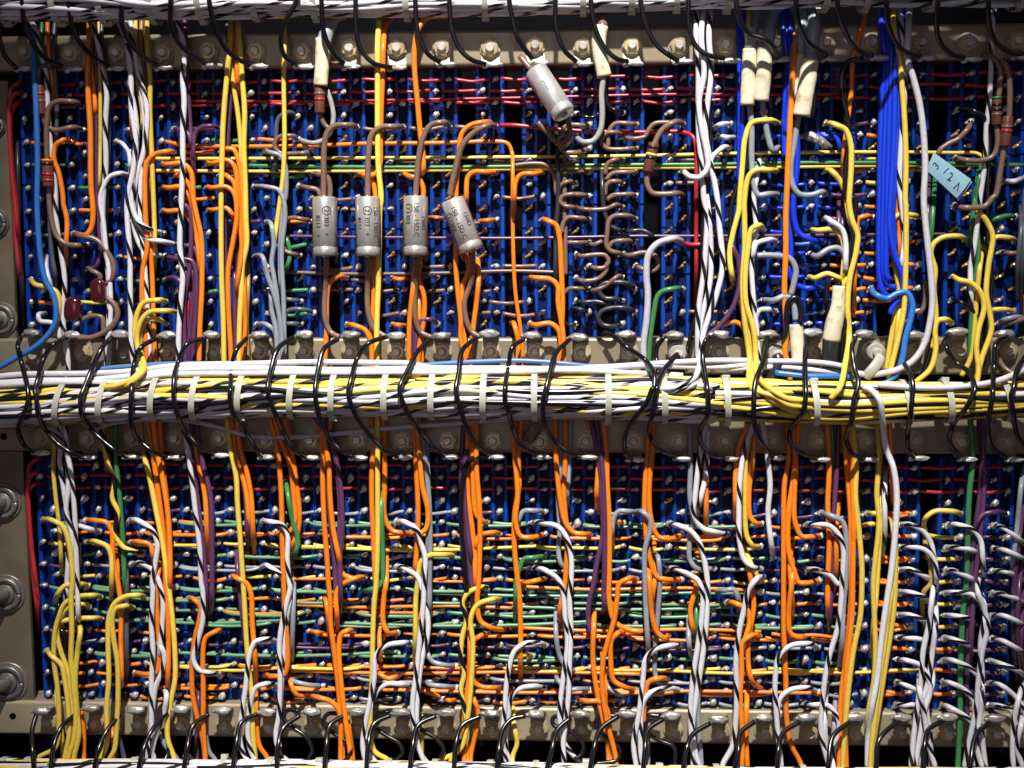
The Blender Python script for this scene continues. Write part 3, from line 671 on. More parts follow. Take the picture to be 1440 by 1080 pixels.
or 3.6 30|593,972 606,975 L10.21
bk 4.4 56|685,642,56 661,646 653,664 649,696 649,747 652,773 656,820 657,831
pu 4.4 44|653,579 649,657 650,696 655,747 661,799 665,839 669,878
pu 4.4 48|656,631 653,670 656,734 663,786 662,826
or 4.4 46|659,581 657,657 658,696 663,734 667,773 669,820 670,839
or 4.4 52|666,581 665,644 666,696 670,724 678,732 L11.5
or 4.4 56|670,581 670,657 674,709 675,747 673,820 671,847 676,874 689,882 720,886
or 4.2 48|L11.6 692,749 675,753 669,768 669,799
ys 4.4 54|L11.11 675,826 658,834 650,849 656,870 650,896 648,924 653,945 648,971 653,997 657,1028 650,1054 619,1072
ye 4.4 58|L11.12 691,843 671,851 662,871 665,904 663,956 658,1007 650,1049 635,1066
or 4.4 48|658,857 661,904 659,956 653,1007 653,1064
or 4.4 44|670,930 661,969 656,1013 658,1064
or 4.4 52|L11.15 676,894 666,902 664,930 666,958 678,966 693,967 L11.20
or 3.8 34|L10.21 632,985 649,981
or 4.2 48|658,981 667,985 672,1000 671,1020 662,1064
or 4.4 54|719,587 724,644 728,696 725,734 732,754 746,756 L12.6
or 4.4 46|733,587 729,644 730,683 724,721 723,760 726,799 730,831 732,878 732,930 732,966
or 4 40|724,579 726,644 724,701
gr 4.2 44|L12.4 751,718 736,719 730,731 730,763
gn 4.2 44|L12.8 751,784 737,786 731,799 726,815 725,839 724,909
or 4.4 52|780,587 782,644 787,696 795,734 807,749 820,751 L13.6
or 4.4 46|795,587 795,644 793,696 798,760 796,799 795,816 787,860 791,888
gr 4.2 38|789,587 789,644 785,696 787,747 785,773 790,794 L13.9
gr 4.2 40|802,587 800,657 798,696 798,721
ws 4.4 58|L12.5 764,735 785,741 796,755 803,781 803,820 801,839 803,886 801,930 800,969 795,1020 792,1046 794,1080
ws 4.4 54|L12.9 767,802 784,814 791,829 795,873 798,904 790,969 787,1007 794,1046 816,1076
gr 4.2 42|784,816 782,891 787,922 798,939 821,940
gr 4.2 42|782,945 786,958 798,969 813,969 L13.20
or 4.2 44|L12.10 756,816 743,819 730,819
ws 4.4 56|L12.16 754,904 738,905 725,914 720,923 713,956 710,994 707,1046 713,1077
ws 4.4 52|L12.20 749,965 732,968 720,978 715,1007 711,1046 719,1079
ye 4.2 46|L12.17 737,921 724,924 716,935
ye 4.2 46|720,966 723,1020 727,1046 721,1064
pu 4.4 48|830,587 842,644 846,696 848,747 838,799 835,820 829,844 827,867 831,891 840,913
pu 4.4 52|838,587 847,657 850,721 850,799 849,831 850,852 842,864
or 4.4 44|825,587 839,626 841,657 839,696 844,729
or 4.4 50|848,587 853,644 854,683 857,734 857,799 857,847 865,875 886,886 901,888 L14.15
or 4.4 48|837,847 835,878 834,930 839,969 850,1020 861,1067
or 4.4 42|841,845 857,845 862,857 860,878
or 4.4 58|L14.10 883,814 871,821 868,841 864,870 855,901 848,930 847,969 855,1020 866,1067
or 4.4 54|L14.15 868,891 860,901 859,930 863,957 878,966 L14.20
or 4.4 50|L13.21 826,986 844,987 853,997 858,1033 864,1067
gr 4.2 42|852,943 855,966 865,974 886,976
gr 4.2 44|L14.4 883,719 870,719 863,729 861,747 863,794
or 3.8 38|L14.5 870,733 860,733
or 4.4 46|844,886 850,956 852,1007 856,1064
or 4.4 46|911,581 911,631 907,683 907,734 914,786 924,811 938,815 L15.10
or 4.4 52|920,581 917,644 913,683 915,727 925,754 940,758 L15.6
or 4.4 56|912,786 913,812 917,865 924,889 933,897 L15.15
or 4.2 42|920,760 921,812 918,839 921,870
gr 4.4 54|L14.4 905,721 914,731 914,747 907,773 907,820 908,852 911,904 911,943
gr 4.2 44|917,780 926,786 928,820 926,852 922,904 921,945 925,958 943,963
ws 4.4 58|L15.16 940,908 920,914 908,927 904,956 898,1007 891,1046 895,1080
ws 4.4 54|L15.20 938,968 917,973 905,987 901,1020 901,1059 905,1080
or 4.4 50|L15.19 927,954 913,958 907,974 905,1015
gr 4.2 40|913,979 911,1020 911,1067
gr 4.4 44|969,587 971,657 970,696 975,734 970,760 970,786 979,799 L16.9
ws 4.6 56|997,584 987,623 982,657 977,701 975,721 987,742 1005,748 L16.6
ws 4.6 50|995,605 992,670 984,706 979,727
or 4.4 44|995,597 993,670 993,721 990,773
or 4.4 40|981,753 979,820 979,826 971,857 974,883 983,897
ws 4.6 54|L15.5 955,739 971,747 982,760 990,786 995,820 995,839 992,891 987,930 979,981 974,1020 978,1059 984,1080
ws 4.6 58|L15.9 955,801 974,811 981,816 988,834 987,865 982,904 974,956 971,1007 973,1046 975,1080
gr 4.4 44|970,826 969,904 977,934
gr 4.4 48|992,883 982,956 982,1007 986,1075
gn 4.2 36|979,786 979,878 975,919
or 4.4 44|1054,597 1041,623 1035,657 1034,709 1035,742
ws 4.6 54|1060,597 1049,626 1041,670 1039,721 1040,760 1047,788 1058,797 L17.9
ye 4.4 48|1057,602 1049,644 1048,696 1050,753 1057,766 L17.7
or 4.4 50|1062,613 1057,657 1053,696 1055,727 1062,735 L17.5
ye 4.2 44|1047,760 1053,786 1065,810 1078,820
or 4.2 46|1047,773 1053,799 1058,831 1060,854 1054,891 1052,930 1057,956 1080,972
or 4.4 52|L16.12 1035,849 1050,857 1054,874 1045,909 1041,956
or 4.4 56|L17.15 1054,895 1044,904 1043,943 1041,981 1044,1033 1043,1079
or 4.4 46|1051,950 1050,994 1049,1033 1051,1079
ws 4.6 60|1080,812 1062,816 1052,831 1047,854 1039,891 1035,930 1036,969 1035,1007 1030,1049 1016,1077
gr 4.4 44|L16.11 1021,830 1032,829 1038,841 1037,875
or 4.4 44|1107,589 1109,644 1103,683 1102,747 1102,820 1102,878 1105,956 1106,1007 1112,1046 1127,1077
or 4.4 52|1114,589 1117,623 1119,657 1117,696 1118,734 1127,754 1140,755 L18.6
or 4.4 48|1123,589 1116,670 1109,721 1109,773 1119,810 1123,819 1134,820 L18.10
or 4.4 52|1112,760 1114,812 1109,867 1112,891 1124,896 L18.15
or 4.2 44|1116,753 1111,794 1114,847 1114,878
gn 4 34|1169,587 1171,657 1168,721
pu 4.2 40|1180,589 1176,670 1171,747 1169,820 1167,865 1163,909
or 4.4 44|1163,587 1166,657 1164,709 1166,760 1164,820 1164,852 1169,888
or 4.4 50|1186,589 1191,657 1196,721 1197,786 1197,820 1197,852 1191,917 1184,969 1181,1020 1180,1077
or 4.4 54|1194,589 1199,696 1200,747 1199,820 1198,865 1189,956 1188,1020 1190,1077
or 4.2 44|1182,685 1176,747 1176,799 1169,852
ye 4.4 56|1198,589 1204,657 1203,696 1208,747 1212,799 1212,816 1210,865 1200,917 1192,981 1186,1059 1185,1077
ye 4.4 50|1233,587 1236,644 1233,696 1236,734 1231,786 1228,820 1230,878 1231,917 1229,956 1221,1007 1224,1077
wh 5 66|1215,545,100 1224,548,110 1236,561,122 1241,592,108 1246,631 1256,657 1261,696 1259,747 1254,799 1251,820 1246,852 1239,904 1233,956 1226,994 1221,1033,50 1220,1079,50
ws 4.4 50|1246,644 1244,696 1244,747 1238,799
or 4.4 46|1251,589 1254,670 1257,727
ye 4.4 54|1249,721 1256,742 1259,773 1259,820 1256,865 1246,930 1236,994 1228,1046 1226,1077
ye 4.2 48|L19.4 1230,722 1243,719
ye 4.2 44|1210,740 1225,737 1242,739
tn 4 36|1241,587 1238,644 1236,685
pu 4 36|1246,592 1246,631
wh 4.4 56|1062,545 1070,587 1076,618 1080,649 1083,683 1080,721 1085,768 L17.8
ws 4.4 58|L18.5 1147,737 1167,740 1181,755 1186,773 1184,820 1184,826 1179,878 1166,924 1160,956 1156,994 1155,1033 1166,1079
gr 4.4 52|L18.4 1168,725 1184,733 1189,747 1189,820 1186,852 1184,904 1174,969
ws 4.4 54|L18.9 1151,802 1168,810 1178,821 1182,821 1180,847
ws 4.4 58|L18.16 1134,905 1112,908 1096,922 1090,956 1092,1007 1099,1080
ws 4.4 54|L18.20 1132,967 1112,970 1098,981 1093,1007 1096,1059
ws 4.2 50|L18.21 1144,991 1164,992 1175,1004 1180,1020 1172,1059
ws 4.4 54|1164,945 1160,1007 1163,1059 1171,1079
gr 4.2 44|1176,956 1173,1020 1171,1059
ws 4.2 50|L20.5 1281,738 1298,747 1309,763 1314,789 1313,820
ws 4.2 54|L20.7 1281,769 1300,773 1313,786 1317,812 1312,839
ws 4.2 50|L20.9 1281,801 1300,810 1309,820
ws 4.2 54|L20.11 1280,833 1298,839 1303,852
ws 4.2 50|L20.13 1280,865 1296,871 1300,883
ws 4.2 54|L20.15 1277,897 1294,899 1298,914
ws 4.2 58|L20.17 1276,929 1293,935 1303,948 1308,971 1300,1000 1294,1033 1287,1079
ws 4.2 54|L20.19 1271,962 1285,969 1291,984
ws 4.2 50|L20.21 1272,992 1287,992 1291,1007
ws 4.4 60|1317,800 1311,839 1306,878 1298,917 1295,956 1290,994 1285,1033 1281,1079
ws 4.4 56|1314,831 1316,878 1311,917 1306,956 1296,994 1300,1033 1295,1079
ws 4.4 52|1308,924 1311,961 1303,994 1308,1033 1309,1079
ws 4.4 62|1296,930 1293,969 1300,1007 1306,1046 1315,1079
tn 4.4 40|1300,742 1303,773 1308,786 1308,820 1300,831 1298,886
ye 4.2 46|L21.4 1339,719 1315,719 1303,727 1301,760
ws 4.2 50|L21.5 1348,738 1368,745 1379,760 1382,789 1382,820
ws 4.2 54|L21.7 1346,770 1365,773 1379,789
ws 4.2 50|L21.9 1343,803 1363,812 1371,821
ws 4.2 54|L21.11 1343,833 1365,835 1377,844 1381,860
ws 4.2 50|L21.13 1343,866 1360,869 1371,878
ws 4.2 54|L21.15 1341,899 1357,905 1368,919
ws 4.2 58|L21.17 1341,929 1360,937 1373,948 1379,971
ws 4.2 54|L21.19 1338,961 1355,969 1368,984 1371,1005
ws 4.2 50|L21.21 1338,996 1357,1007 1371,1023 1376,1046
ws 4.4 60|1383,795 1375,831 1384,857 1389,880 1381,917 1376,956 1373,994 1365,1033 1356,1079
ws 4.4 56|1376,821 1385,865 1379,904 1381,956 1376,994 1365,1046 1368,1079
ws 4.4 62|1373,930 1381,969 1378,1007 1373,1046 1381,1079
ws 4.4 58|1379,1007 1382,1046 1386,1079
gn 4.6 44|1364,584 1368,644 1363,696 1361,747 1359,820 1355,852 1351,930 1350,1007 1347,1077
pu 4.2 40|1376,587 1381,644 1378,696 1371,747 1366,799 1363,852 1360,930 1360,1013
pu 4.2 44|1382,587 1383,696 1376,773 1370,826 1365,909 1365,956
pu 4.2 48|L22.4 1399,720 1382,724 1373,737 1373,773
ws 4.2 54|L22.5 1414,744 1430,756 1443,767
ws 4.2 54|L22.7 1414,774 1430,781 1443,791
ws 4.2 54|L22.9 1414,804 1443,817
ws 4.2 54|L22.11 1412,836 1427,841 1443,854
ws 4.2 54|L22.13 1412,866 1429,873 1443,886
ws 4.2 54|L22.15 1412,902 1427,910 1443,922
ws 4.2 54|L22.17 1409,934 1427,941 1443,953
ws 4.2 54|L22.19 1407,963 1427,979 1440,997 1443,1033
ws 4.2 54|L22.21 1407,993 1422,1000 1429,1020
ws 4.4 58|1443,953 1433,981 1425,1020 1424,1059 1425,1079
ws 4.4 62|1443,976 1436,1020 1430,1049 1438,1079
pu 4.2 40|1440,696 1433,760 1426,826 1425,891 1429,956
pu 4.2 44|1443,760 1433,826 1431,891 1435,956
pu 4.2 40|1440,826 1436,891 1439,950
gr 4.2 46|1443,644 1436,683 1431,734 1425,786 1424,816
ye 4.4 58|1256,773 1253,826 1246,891 1238,945 1232,997 1226,1046 1224,1077
ye 4.2 46|1236,670 1239,721 1236,773 1233,826 1228,883 1224,945
or 4.2 50|1198,670 1201,721 1199,799 1194,878 1186,961 1184,1075
ye 4.4 62|U4.19 222,422 202,426 191,449 191,477 200,501 201,516,92 187,532,108 166,542,110 145,545,100
ye 4.4 66|U4.20 233,437 209,440 196,457 193,485 202,509,80 200,524,104 181,540,110 161,545,100
ye 4.2 58|U4.21 220,449 207,451 198,464 197,496 198,519,90 187,542,106"""
BLACKS = """T1|-3,31,80 0,57 8,80 23,96
T2|30,-16,118 31,0,118 34,31 47,62 65,83 88,93
T3|95,-16,118 96,0,118 101,34 114,62 135,83 150,92
T4|171,-16,118 171,0,118 172,34 184,62 202,80 219,91
T5|239,-16,118 240,0,118 241,39 257,67 275,80 288,89
T6|293,-16,118 294,0,118 301,34 316,67 334,83 349,90
T7|418,-16,118 417,0,118 399,36 395,60 401,80 418,91
T8|451,-16,118 452,0,118 456,47 469,75 484,89
T9|499,-16,118 500,0,118 501,39 508,70 526,89 551,95
T10|583,-16,118 584,0,118 588,47 601,75 619,88
T11|632,-16,118 632,0,118 635,39 645,67 663,84 683,90
T12|715,-16,118 717,5,118 720,23 728,54 749,84
T13|780,-16,118 781,0,118 782,39 793,70 811,87
T14|831,-16,118 831,0,118 837,39 850,67 868,83 883,86
T15|901,-16,118 901,0,118 907,31 922,62 943,79 953,85
T16|967,-16,118 968,0,118 969,39 979,65 997,78 1019,82
T17|1034,-16,118 1035,0,118 1041,29 1054,47 1078,56 1084,62 1094,81
T18|1118,-16,118 1119,0,118 1123,31 1134,57 1162,78
T19|1177,-16,118 1177,0,118 1184,31 1197,60 1212,74 1226,78
T20|1245,-16,118 1246,0,118 1249,34 1261,62 1277,75 1294,78
T21|1319,-16,118 1319,0,118 1317,34 1321,57 1337,75 1355,81
T22|1390,-16,118 1390,0,118 1391,34 1401,60 1420,73 1438,76
M1|29,475,56 25,488 30,509 39,547,112 39,566,118 29,592,112 26,607 34,626 49,636,52
M2|91,475,56 75,485 62,503 53,534,110 49,550,118 51,556,120 53,579,118 65,605 80,623 104,639 117,643,52
M3|156,475,56 143,490 127,524,100 117,549,116 114,556,120 114,579,118 127,602 145,620 166,636 179,642,52
M4|219,476,56 197,490 189,511 185,547,116 184,566,120 185,597,110 197,620 215,635 235,642,52
M5|283,476,56 262,485 251,509 245,529,110 244,550,120 244,556,120 249,581,116 262,607 280,628 302,639,52
M6|346,476,56 332,493 326,516 324,550,120 323,556,120 328,581,114 345,607 360,631 368,641,52
M7|412,474,56 391,490 382,516,100 376,547,120 377,553,120 386,579,114 399,607 412,631 431,643,52
M8|475,477,56 456,490 448,516,100 443,550,120 444,561,120 451,592,108 466,620 482,635 496,642,52
M9|543,474,56 518,483 503,503 494,532,112 490,550,120 492,563,120 503,589,108 523,615 541,633 561,642,52
M10|605,476,56 586,496 573,521,104 562,545,120 564,558,120 575,584,108 591,607 609,628 626,641,52
M11|670,474,56 650,493 645,524,106 641,549,120 644,563,120 653,592,108 666,620 688,641,52
M12|736,477,56 720,490 715,516 710,547,120 710,561,120 715,579,112 720,597 730,623 755,641,52
M13|800,478,56 782,496 774,521,104 767,549,120 764,561,120 765,592,108 780,620 803,638 817,642,52
M14|850,466,40 865,474,56 881,488 907,506,80 920,527,108 919,549,120 918,545,120 909,566,118 889,592,100 879,615 879,636 890,646,52
M15|953,498,70 933,521,90 925,542,112 924,545,118 918,579,112 914,613 927,631 952,643,52
M16|1006,472,56 992,479 988,496 992,529,104 995,550,118 996,566,118 995,584,112 984,607 987,626 1003,640 1019,645,52
M17|1079,474,56 1075,503 1062,537,110 1060,566,120 1062,602,106 1075,628 1088,643,52
M18|1134,476,56 1132,503 1133,547,116 1133,556,120 1129,579,118 1111,605 1111,620 1127,636 1150,645,52
M19|1203,475,56 1198,490 1202,519,100 1207,540,114 1201,561,120 1197,592,116 1190,618 1197,636 1216,646,52
M20|1272,512,80 1281,529,108 1284,545,118 1283,556,120 1281,579,118 1276,613 1277,631 1286,643,52
M21|1335,471,56 1331,490 1344,509 1363,524,100 1371,547,118 1369,553,120 1360,571,118 1339,600 1335,618 1350,643,52
M22|1416,473,56 1400,485 1398,516,90 1396,550,118 1396,556,120 1390,592,114 1394,626 1416,644,52
M23|1442,501,90 1430,521,104 1425,547,120 1422,556,120 1425,579,118 1430,610 1443,631,60
B1|51,1005 45,1028 46,1059 48,1085
B2|108,1003 86,1023 75,1051 71,1085
B3|170,1004 150,1028 137,1059 132,1085
B4|235,1001 213,1028 200,1059 194,1085
B5|294,1004 272,1020 263,1054 258,1085
B6|362,1004 340,1015 332,1046 327,1085
B7|422,1006 399,1023 391,1049 389,1085
B8|488,1004 464,1020 459,1049 456,1085
B9|549,1006 526,1018 518,1046 515,1085
B10|613,1007 588,1020 580,1051 576,1085
B11|676,1007 650,1020 641,1046 638,1085
B12|739,1007 720,1011 707,1026 701,1059 698,1085
B13|802,1010 784,1026 776,1054 768,1085
B14|870,1007 844,1026 835,1054 829,1085
B15|933,1011 912,1026 907,1054 904,1085
B16|999,1017 974,1033 965,1054 960,1085
B17|1061,1015 1041,1031 1038,1059 1032,1085
B18|1125,1015 1101,1031 1094,1059 1093,1085
B19|1194,1016 1171,1036 1165,1075 1164,1085
B20|1260,1016 1236,1041 1232,1085
B21|1325,1014 1306,1026 1300,1049 1299,1085
B22|1392,1016 1373,1033 1365,1072 1364,1085
L7|421,1000,44 404,999 399,1010 412,1023 430,1036 439,1054 433,1070
L8|486,1005,44 461,1004 455,1015 469,1031 490,1046 493,1059 484,1071
L9|547,1001,44 530,1004 526,1020 541,1033 562,1046 566,1059 554,1071
L10|609,1007 593,1007 591,1023 614,1039 624,1054 619,1067
L13|800,1007,44 778,1009 778,1019 803,1029 820,1046 819,1059 808,1068
L14|868,1007,44 843,1007 838,1018 855,1039 872,1054 868,1068 837,1074
L15|929,1007,44 912,1007 909,1028 927,1041 948,1051 949,1074
L4|228,1026 237,1039 236,1059 231,1070"""
PTS = {}
for ln in """TB 37.6,73.9 101.1,76.5 165.9,75.2 230.7,75.2 294.3,72.6 360.0,72.6 424.8,72.6 492.2,68.7 558.3,68.7 621.9,67.4 689.3,68.7 752.4,64.8 819.8,66.1 888.5,64.8 954.6,64.8 1019.4,63.5 1090.4,62.2 1160.4,60.9 1225.2,60.9 1293.9,60.9 1360.0,60.9 1428.7,58.3
TL 35.0,96.4 105.0,97.0 165.9,95.9 232.0,95.1 300.7,92.6 365.2,93.3 429.5,93.9 496.1,93.9 561.7,95.4 630.9,90.7 695.2,90.7 760.2,88.1 822.9,90.2 894.2,89.4 962.4,86.3 1029.0,85.0 1100.2,83.5 1169.4,83.0 1238.7,81.4 1306.1,81.4 1368.3,83.0 1439.1,80.4
MB 50.6,499.4 116.7,495.6 177.6,498.1 238.5,495.6 304.6,495.6 366.5,493.0 428.7,493.0 493.5,494.3 558.3,494.3 621.9,494.3 690.6,494.3 752.4,494.3 817.2,495.6 884.6,495.6 950.7,495.6 1010.4,494.3 1087.8,495.6 1146.1,493.0 1225.2,493.0 1283.5,494.3 1348.3,494.3 1417.0,493.0
ML 44.1,468.3 101.1,470.9 168.5,469.6 235.9,470.9 296.9,470.9 365.2,470.9 428.7,470.1 493.5,470.9 558.3,472.2 620.6,472.2 688.0,469.1 748.5,472.2 813.3,474.0 880.7,470.1 948.1,471.4 1013.0,470.1 1080.0,470.1 1142.2,467.6 1214.8,469.1 1286.1,470.9 1347.0,466.3 1413.1,469.1
NB 60.9,615.2 124.4,616.5 188.0,616.5 247.6,615.2 309.8,615.2 374.3,619.1 436.5,617.8 502.6,617.8 566.1,619.1 629.6,619.1 693.1,619.1 758.9,620.4 823.7,619.1 889.8,619.1 953.3,619.1 1018.1,619.1 1085.2,619.1 1150.0,619.1 1217.4,619.1 1284.8,619.1 1349.6,620.4 1414.4,619.1
NL 58.3,637.2 127.0,643.2 186.7,642.4 248.9,643.7 311.1,640.3 376.9,642.9 440.4,643.7 505.2,644.2 570.0,642.9 636.1,642.9 699.1,642.9 763.6,643.2 828.4,642.9 896.8,646.3 961.1,645.0 1027.7,645.0 1095.6,643.7 1157.8,646.3 1225.7,646.3 1294.7,644.2 1363.1,645.8 1428.7,646.3
BB 71.3,1012.6 136.1,1015.2 197.0,1015.2 256.7,1016.5 317.6,1017.8 379.4,1019.1 440.4,1019.1 503.9,1020.4 567.4,1021.7 628.3,1021.7 691.9,1023.0 757.6,1023.0 818.5,1023.0 884.6,1024.3 946.9,1025.6 1013.0,1028.1 1075.2,1028.1 1138.3,1029.4 1204.4,1029.4 1266.7,1029.4 1331.5,1029.4 1398.9,1029.4
BL 58.3,999.6 127.0,995.7 190.6,998.3 254.1,997.0 312.4,999.6 375.6,1000.9 437.8,1000.9 501.3,1000.9 563.5,1001.4 627.0,1002.2 690.6,1003.5 753.7,1004.0 817.2,1004.0 880.7,1004.0 944.8,1006.1 1010.9,1011.3 1073.9,1009.2 1134.4,1008.7 1203.1,1008.2 1268.7,1009.2 1333.6,1008.2 1401.0,1010.0""".strip().split('\n'):
    k, *xs = ln.split(); PTS[k] = [tuple(map(float, t.split(','))) for t in xs]
used = {}
parsed = []
for ln in WIRES.strip().split('\n'):
    hd, body = ln.split('|'); c, r, h = hd.split(); r = float(r); h = float(h)
    toks = body.split(); pts = []; pins = []
    for i, t in enumerate(toks):
        if t[0] in 'UL':
            bk, rest = t[0], t[1:]; cc, rr = map(int, rest.split('.')); pins.append((i, bk, cc, rr)); pts.append(G(bk, cc, rr, 13)); used.setdefault((bk, cc, rr), []).append(c)
        else:
            q = list(map(float, t.split(','))); hh = h
            end = i in (0, len(toks)-1)
            if q[1] < 32: hh = min(h, 15)                       # passes behind the top harness
            elif end and c not in ('br', 'si', 'gy', 'bk') and r < 4.7 and (60 < q[1] < 468 or 642 < q[1] < 985): hh = -30   # free ends tuck in between the blocks
            pts.append(P(q[0], q[1], q[2] if len(q) > 2 else hh))
            if i == len(toks)-1 and 1050 < q[1] < 1078: pts.append(P(q[0], q[1]+24, 62))     # runs on into the bottom harness
    parsed.append((c, r, h, pts, pins))

# ------------------------------------------------------------------ jumper plan
JUMP = []   # colour, bank, col, row, span
rnd = random.Random(5)
for k in range(1, 22):
    for r in (0, 1, 2): JUMP += [('rd', 'U', k, r, 1), ('rd', 'L', k, r, 1)]
def pal(r):
    return {4: ['pu', 'gr', None, None], 5: ['pg', 'pg', 'or', 'pg'], 6: ['or', 'or', 'or'], 7: ['ye', 'ye', 'or', 'pu'], 8: ['pg', 'pg', 'pg', 'gr'], 9: ['gr', 'gr', 'gr', 'pu'],
            10: ['or', 'gr', 'ye', 'or'], 11: ['pg', 'pg', 'gr', 'pg'], 12: ['pg', 'pg', 'or'], 13: ['pu', 'pg', 'pg'], 14: ['pg', 'pg', 'pg'], 15: ['or', 'or', 'or', None],
            16: ['pu', 'pu', 'pu', 'gr'], 17: ['pg', 'pg', 'pg', None], 18: ['ye', 'ye', 'gr', 'or'], 19: ['gr', 'or', 'gr'], 20: ['or', 'gr', 'or'], 21: ['or', 'gr', None]}.get(r, [None])
nl = 0
for r in range(4, 22):
    last = None
    for k in range(1, 22):
        c = last if (last and rnd.random() < .55) else rnd.choice(pal(r))
        if k >= 19 and r != 16: c = {0: None, 1: rnd.choice(['or', 'or', None])}[int(k == 19 and r % 2 == 0)] if k < 20 else None
        last = c
        if c and nl < 420: JUMP.append((c, 'L', k, r, 1)); nl += 1
for c, r, ks in (('pg', 11, (2, 4, 6, 9, 12, 15)), ('pg', 12, (3, 6, 9, 12, 14)), ('pg', 13, (3, 5, 8, 10, 11, 14)), ('pg', 14, (4, 7, 9, 10, 13, 16)), ('pg', 5, (4, 7, 10, 13, 15)), ('pg', 8, (5, 9, 11, 14)), ('pg', 17, (2, 5, 8, 11)),
                 ('or', 13, (5, 8)), ('or', 6, (3, 5, 7, 10, 12, 14)), ('or', 10, (6, 9, 13)), ('or', 20, (3, 6, 9, 13, 15)), ('or', 18, (5, 7, 9)), ('or', 15, (7, 10, 12, 14, 16)), ('ye', 7, (3, 6, 9, 12, 15)), ('ye', 18, (3, 6, 11, 13, 15)), ('gr', 9, (4, 8, 12)), ('pu', 16, (6, 10, 14)), ('gr', 19, (8, 11, 14))):
    for k in ks: JUMP.append((c, 'L', k, r, 2))
for r in range(4, 22):
    for k in range(1, 22):
        x = rnd.random(); c = None
        if k <= 3: c = {5: 'or', 7: 'gn', 9: 'gn' if k == 2 else None, 11: 'or', 13: 'br', 15: 'or', 19: 'ye'}.get(r) if x < .55 else (rnd.choice(['pu', 'gn', 'or']) if x > .9 else None)
        elif k <= 5: c = rnd.choice(['pu', 'gn', 'or', 'gn']) if x < .42 else None
        elif k == 6: c = rnd.choice(['gn', 'or', 'gn']) if x < .3 else None
        elif k <= 10: c = 'br' if (r in (4, 7, 10, 11, 12, 14, 16, 17, 18, 20) and x < .5) else None
        elif k == 11: c = 'br' if r in (7, 10, 16, 19, 20) else None
        elif k == 15: c = 'br' if r in (7, 9, 20) else None
        elif 17 <= k <= 18: c = 'bl' if r % 2 == 1 else (rnd.choice(['or', 'pu', None]) if r % 2 == 0 and k == 18 else ('lb' if x < .35 else None))
        elif k == 19: c = rnd.choice(['or', 'ye', None, None])
        if c: JUMP.append((c, 'U', k, r, 1))
for c, bk, k, r, sp in JUMP:
    for kk in (k, k+sp): used.setdefault((bk, kk, r), []).append(c)

# ------------------------------------------------------------------ blue blocks with pins
def pin_mesh(seed):
    b = MB(); b.tube([(-3.2, 2.2, 3), (-1, .6, -6), (1.6, -1.2, -14.5)], [2.0, 1.9, 1.6], 6); return b.mesh('pin')
def solder_mesh(seed):
    rr = random.Random(seed); b = MB()
    b.add(*blob((0, 0, -13.5), 5.0+rr.random()*1.0, 3.9+rr.random()*.6, 4.4, -.6+rr.uniform(-.4, .4), seed, .22))
    b.add(*blob((-3.6+rr.uniform(-1, 1), 3.2+rr.uniform(-1, 1), -11), 3.6, 2.2, 2.6, -.7+rr.uniform(-.5, .5), seed+50, .3))
    return b.mesh('solder_joint', True)
def fork_mesh(seed):
    b = MB(); s = .8*seed
    b.tube([(-5.4, 3.6, -8), (-.5, .8, -11.5), (2.5+s, -1.6, -12)], 1.9, 6); b.tube([(-.5, .6, -9), (2.2, -3.6+s, -14), (3.6, -4.4, -15)], 1.7, 6); b.tube([(0, 0, 2), (0, 0, -11)], 2.0, 6)
    return b.mesh('pin')
pinM = pin_mesh(0); pinM.materials.append(M['gold'])
sold = [solder_mesh(i) for i in range(9)]; forks = [fork_mesh(i) for i in range(3)]
for s_ in sold: s_.materials.append(M['solder'])
for s_ in forks: s_.materials.append(M['gold'])
def block_meshes(bank):
    # local to pin R of row 0: (0,0)
    v0, v1 = (-24, 368) if bank == 'U' else (-18, 362)
    b = MB(); b.box(-30, 12, v0, v1, -62, 0, 1.0); body = b.mesh('block_body')
    out = [('body', body)]
    rr = random.Random(ord(bank))
    for u0, u1, h in ((-29.5, -23.5, 6), (-13.0, -7.0, 3.5), (5.8, 11.2, 6)):
        b = MB(); v = v0+5
        while v < v1-8:              # long ribs with a notch here and there
            L = 33*rr.choice([1, 2, 2, 3])
            b.box(u0, u1, v, min(v+L-3.0, v1-3), -0.5, h, .8)
            b.box(u0+.6, u1-.6, min(v+L-3.2, v1-5), min(v+L+.2, v1-3), -.5, h-2.6, .4)
            v += L
        out.append(('ridge', b.mesh('ridge')))
    b = MB()
    for r in range(1, 22, 2):
        uo = -18.8
        vv = (16.46 if bank == 'U' else 16.39)*r
        if vv > v1-12: continue
        b.tube(spline([(uo+5.2, vv-8, -1), (uo+7.0, vv-3, -4.6), (uo+6.6, vv+4, -4.6), (uo+4.0, vv+8.5, -1)], 4), .7, 4)
    out.append(('pin_guard', b.mesh('pin_guard')))
    for nm_, m in out: m.materials.append(M['bluebody'] if nm_ in ('body', 'pin_guard') else M['bluerib'])
    return out
BM = {'U': block_meshes('U'), 'L': block_meshes('L')}
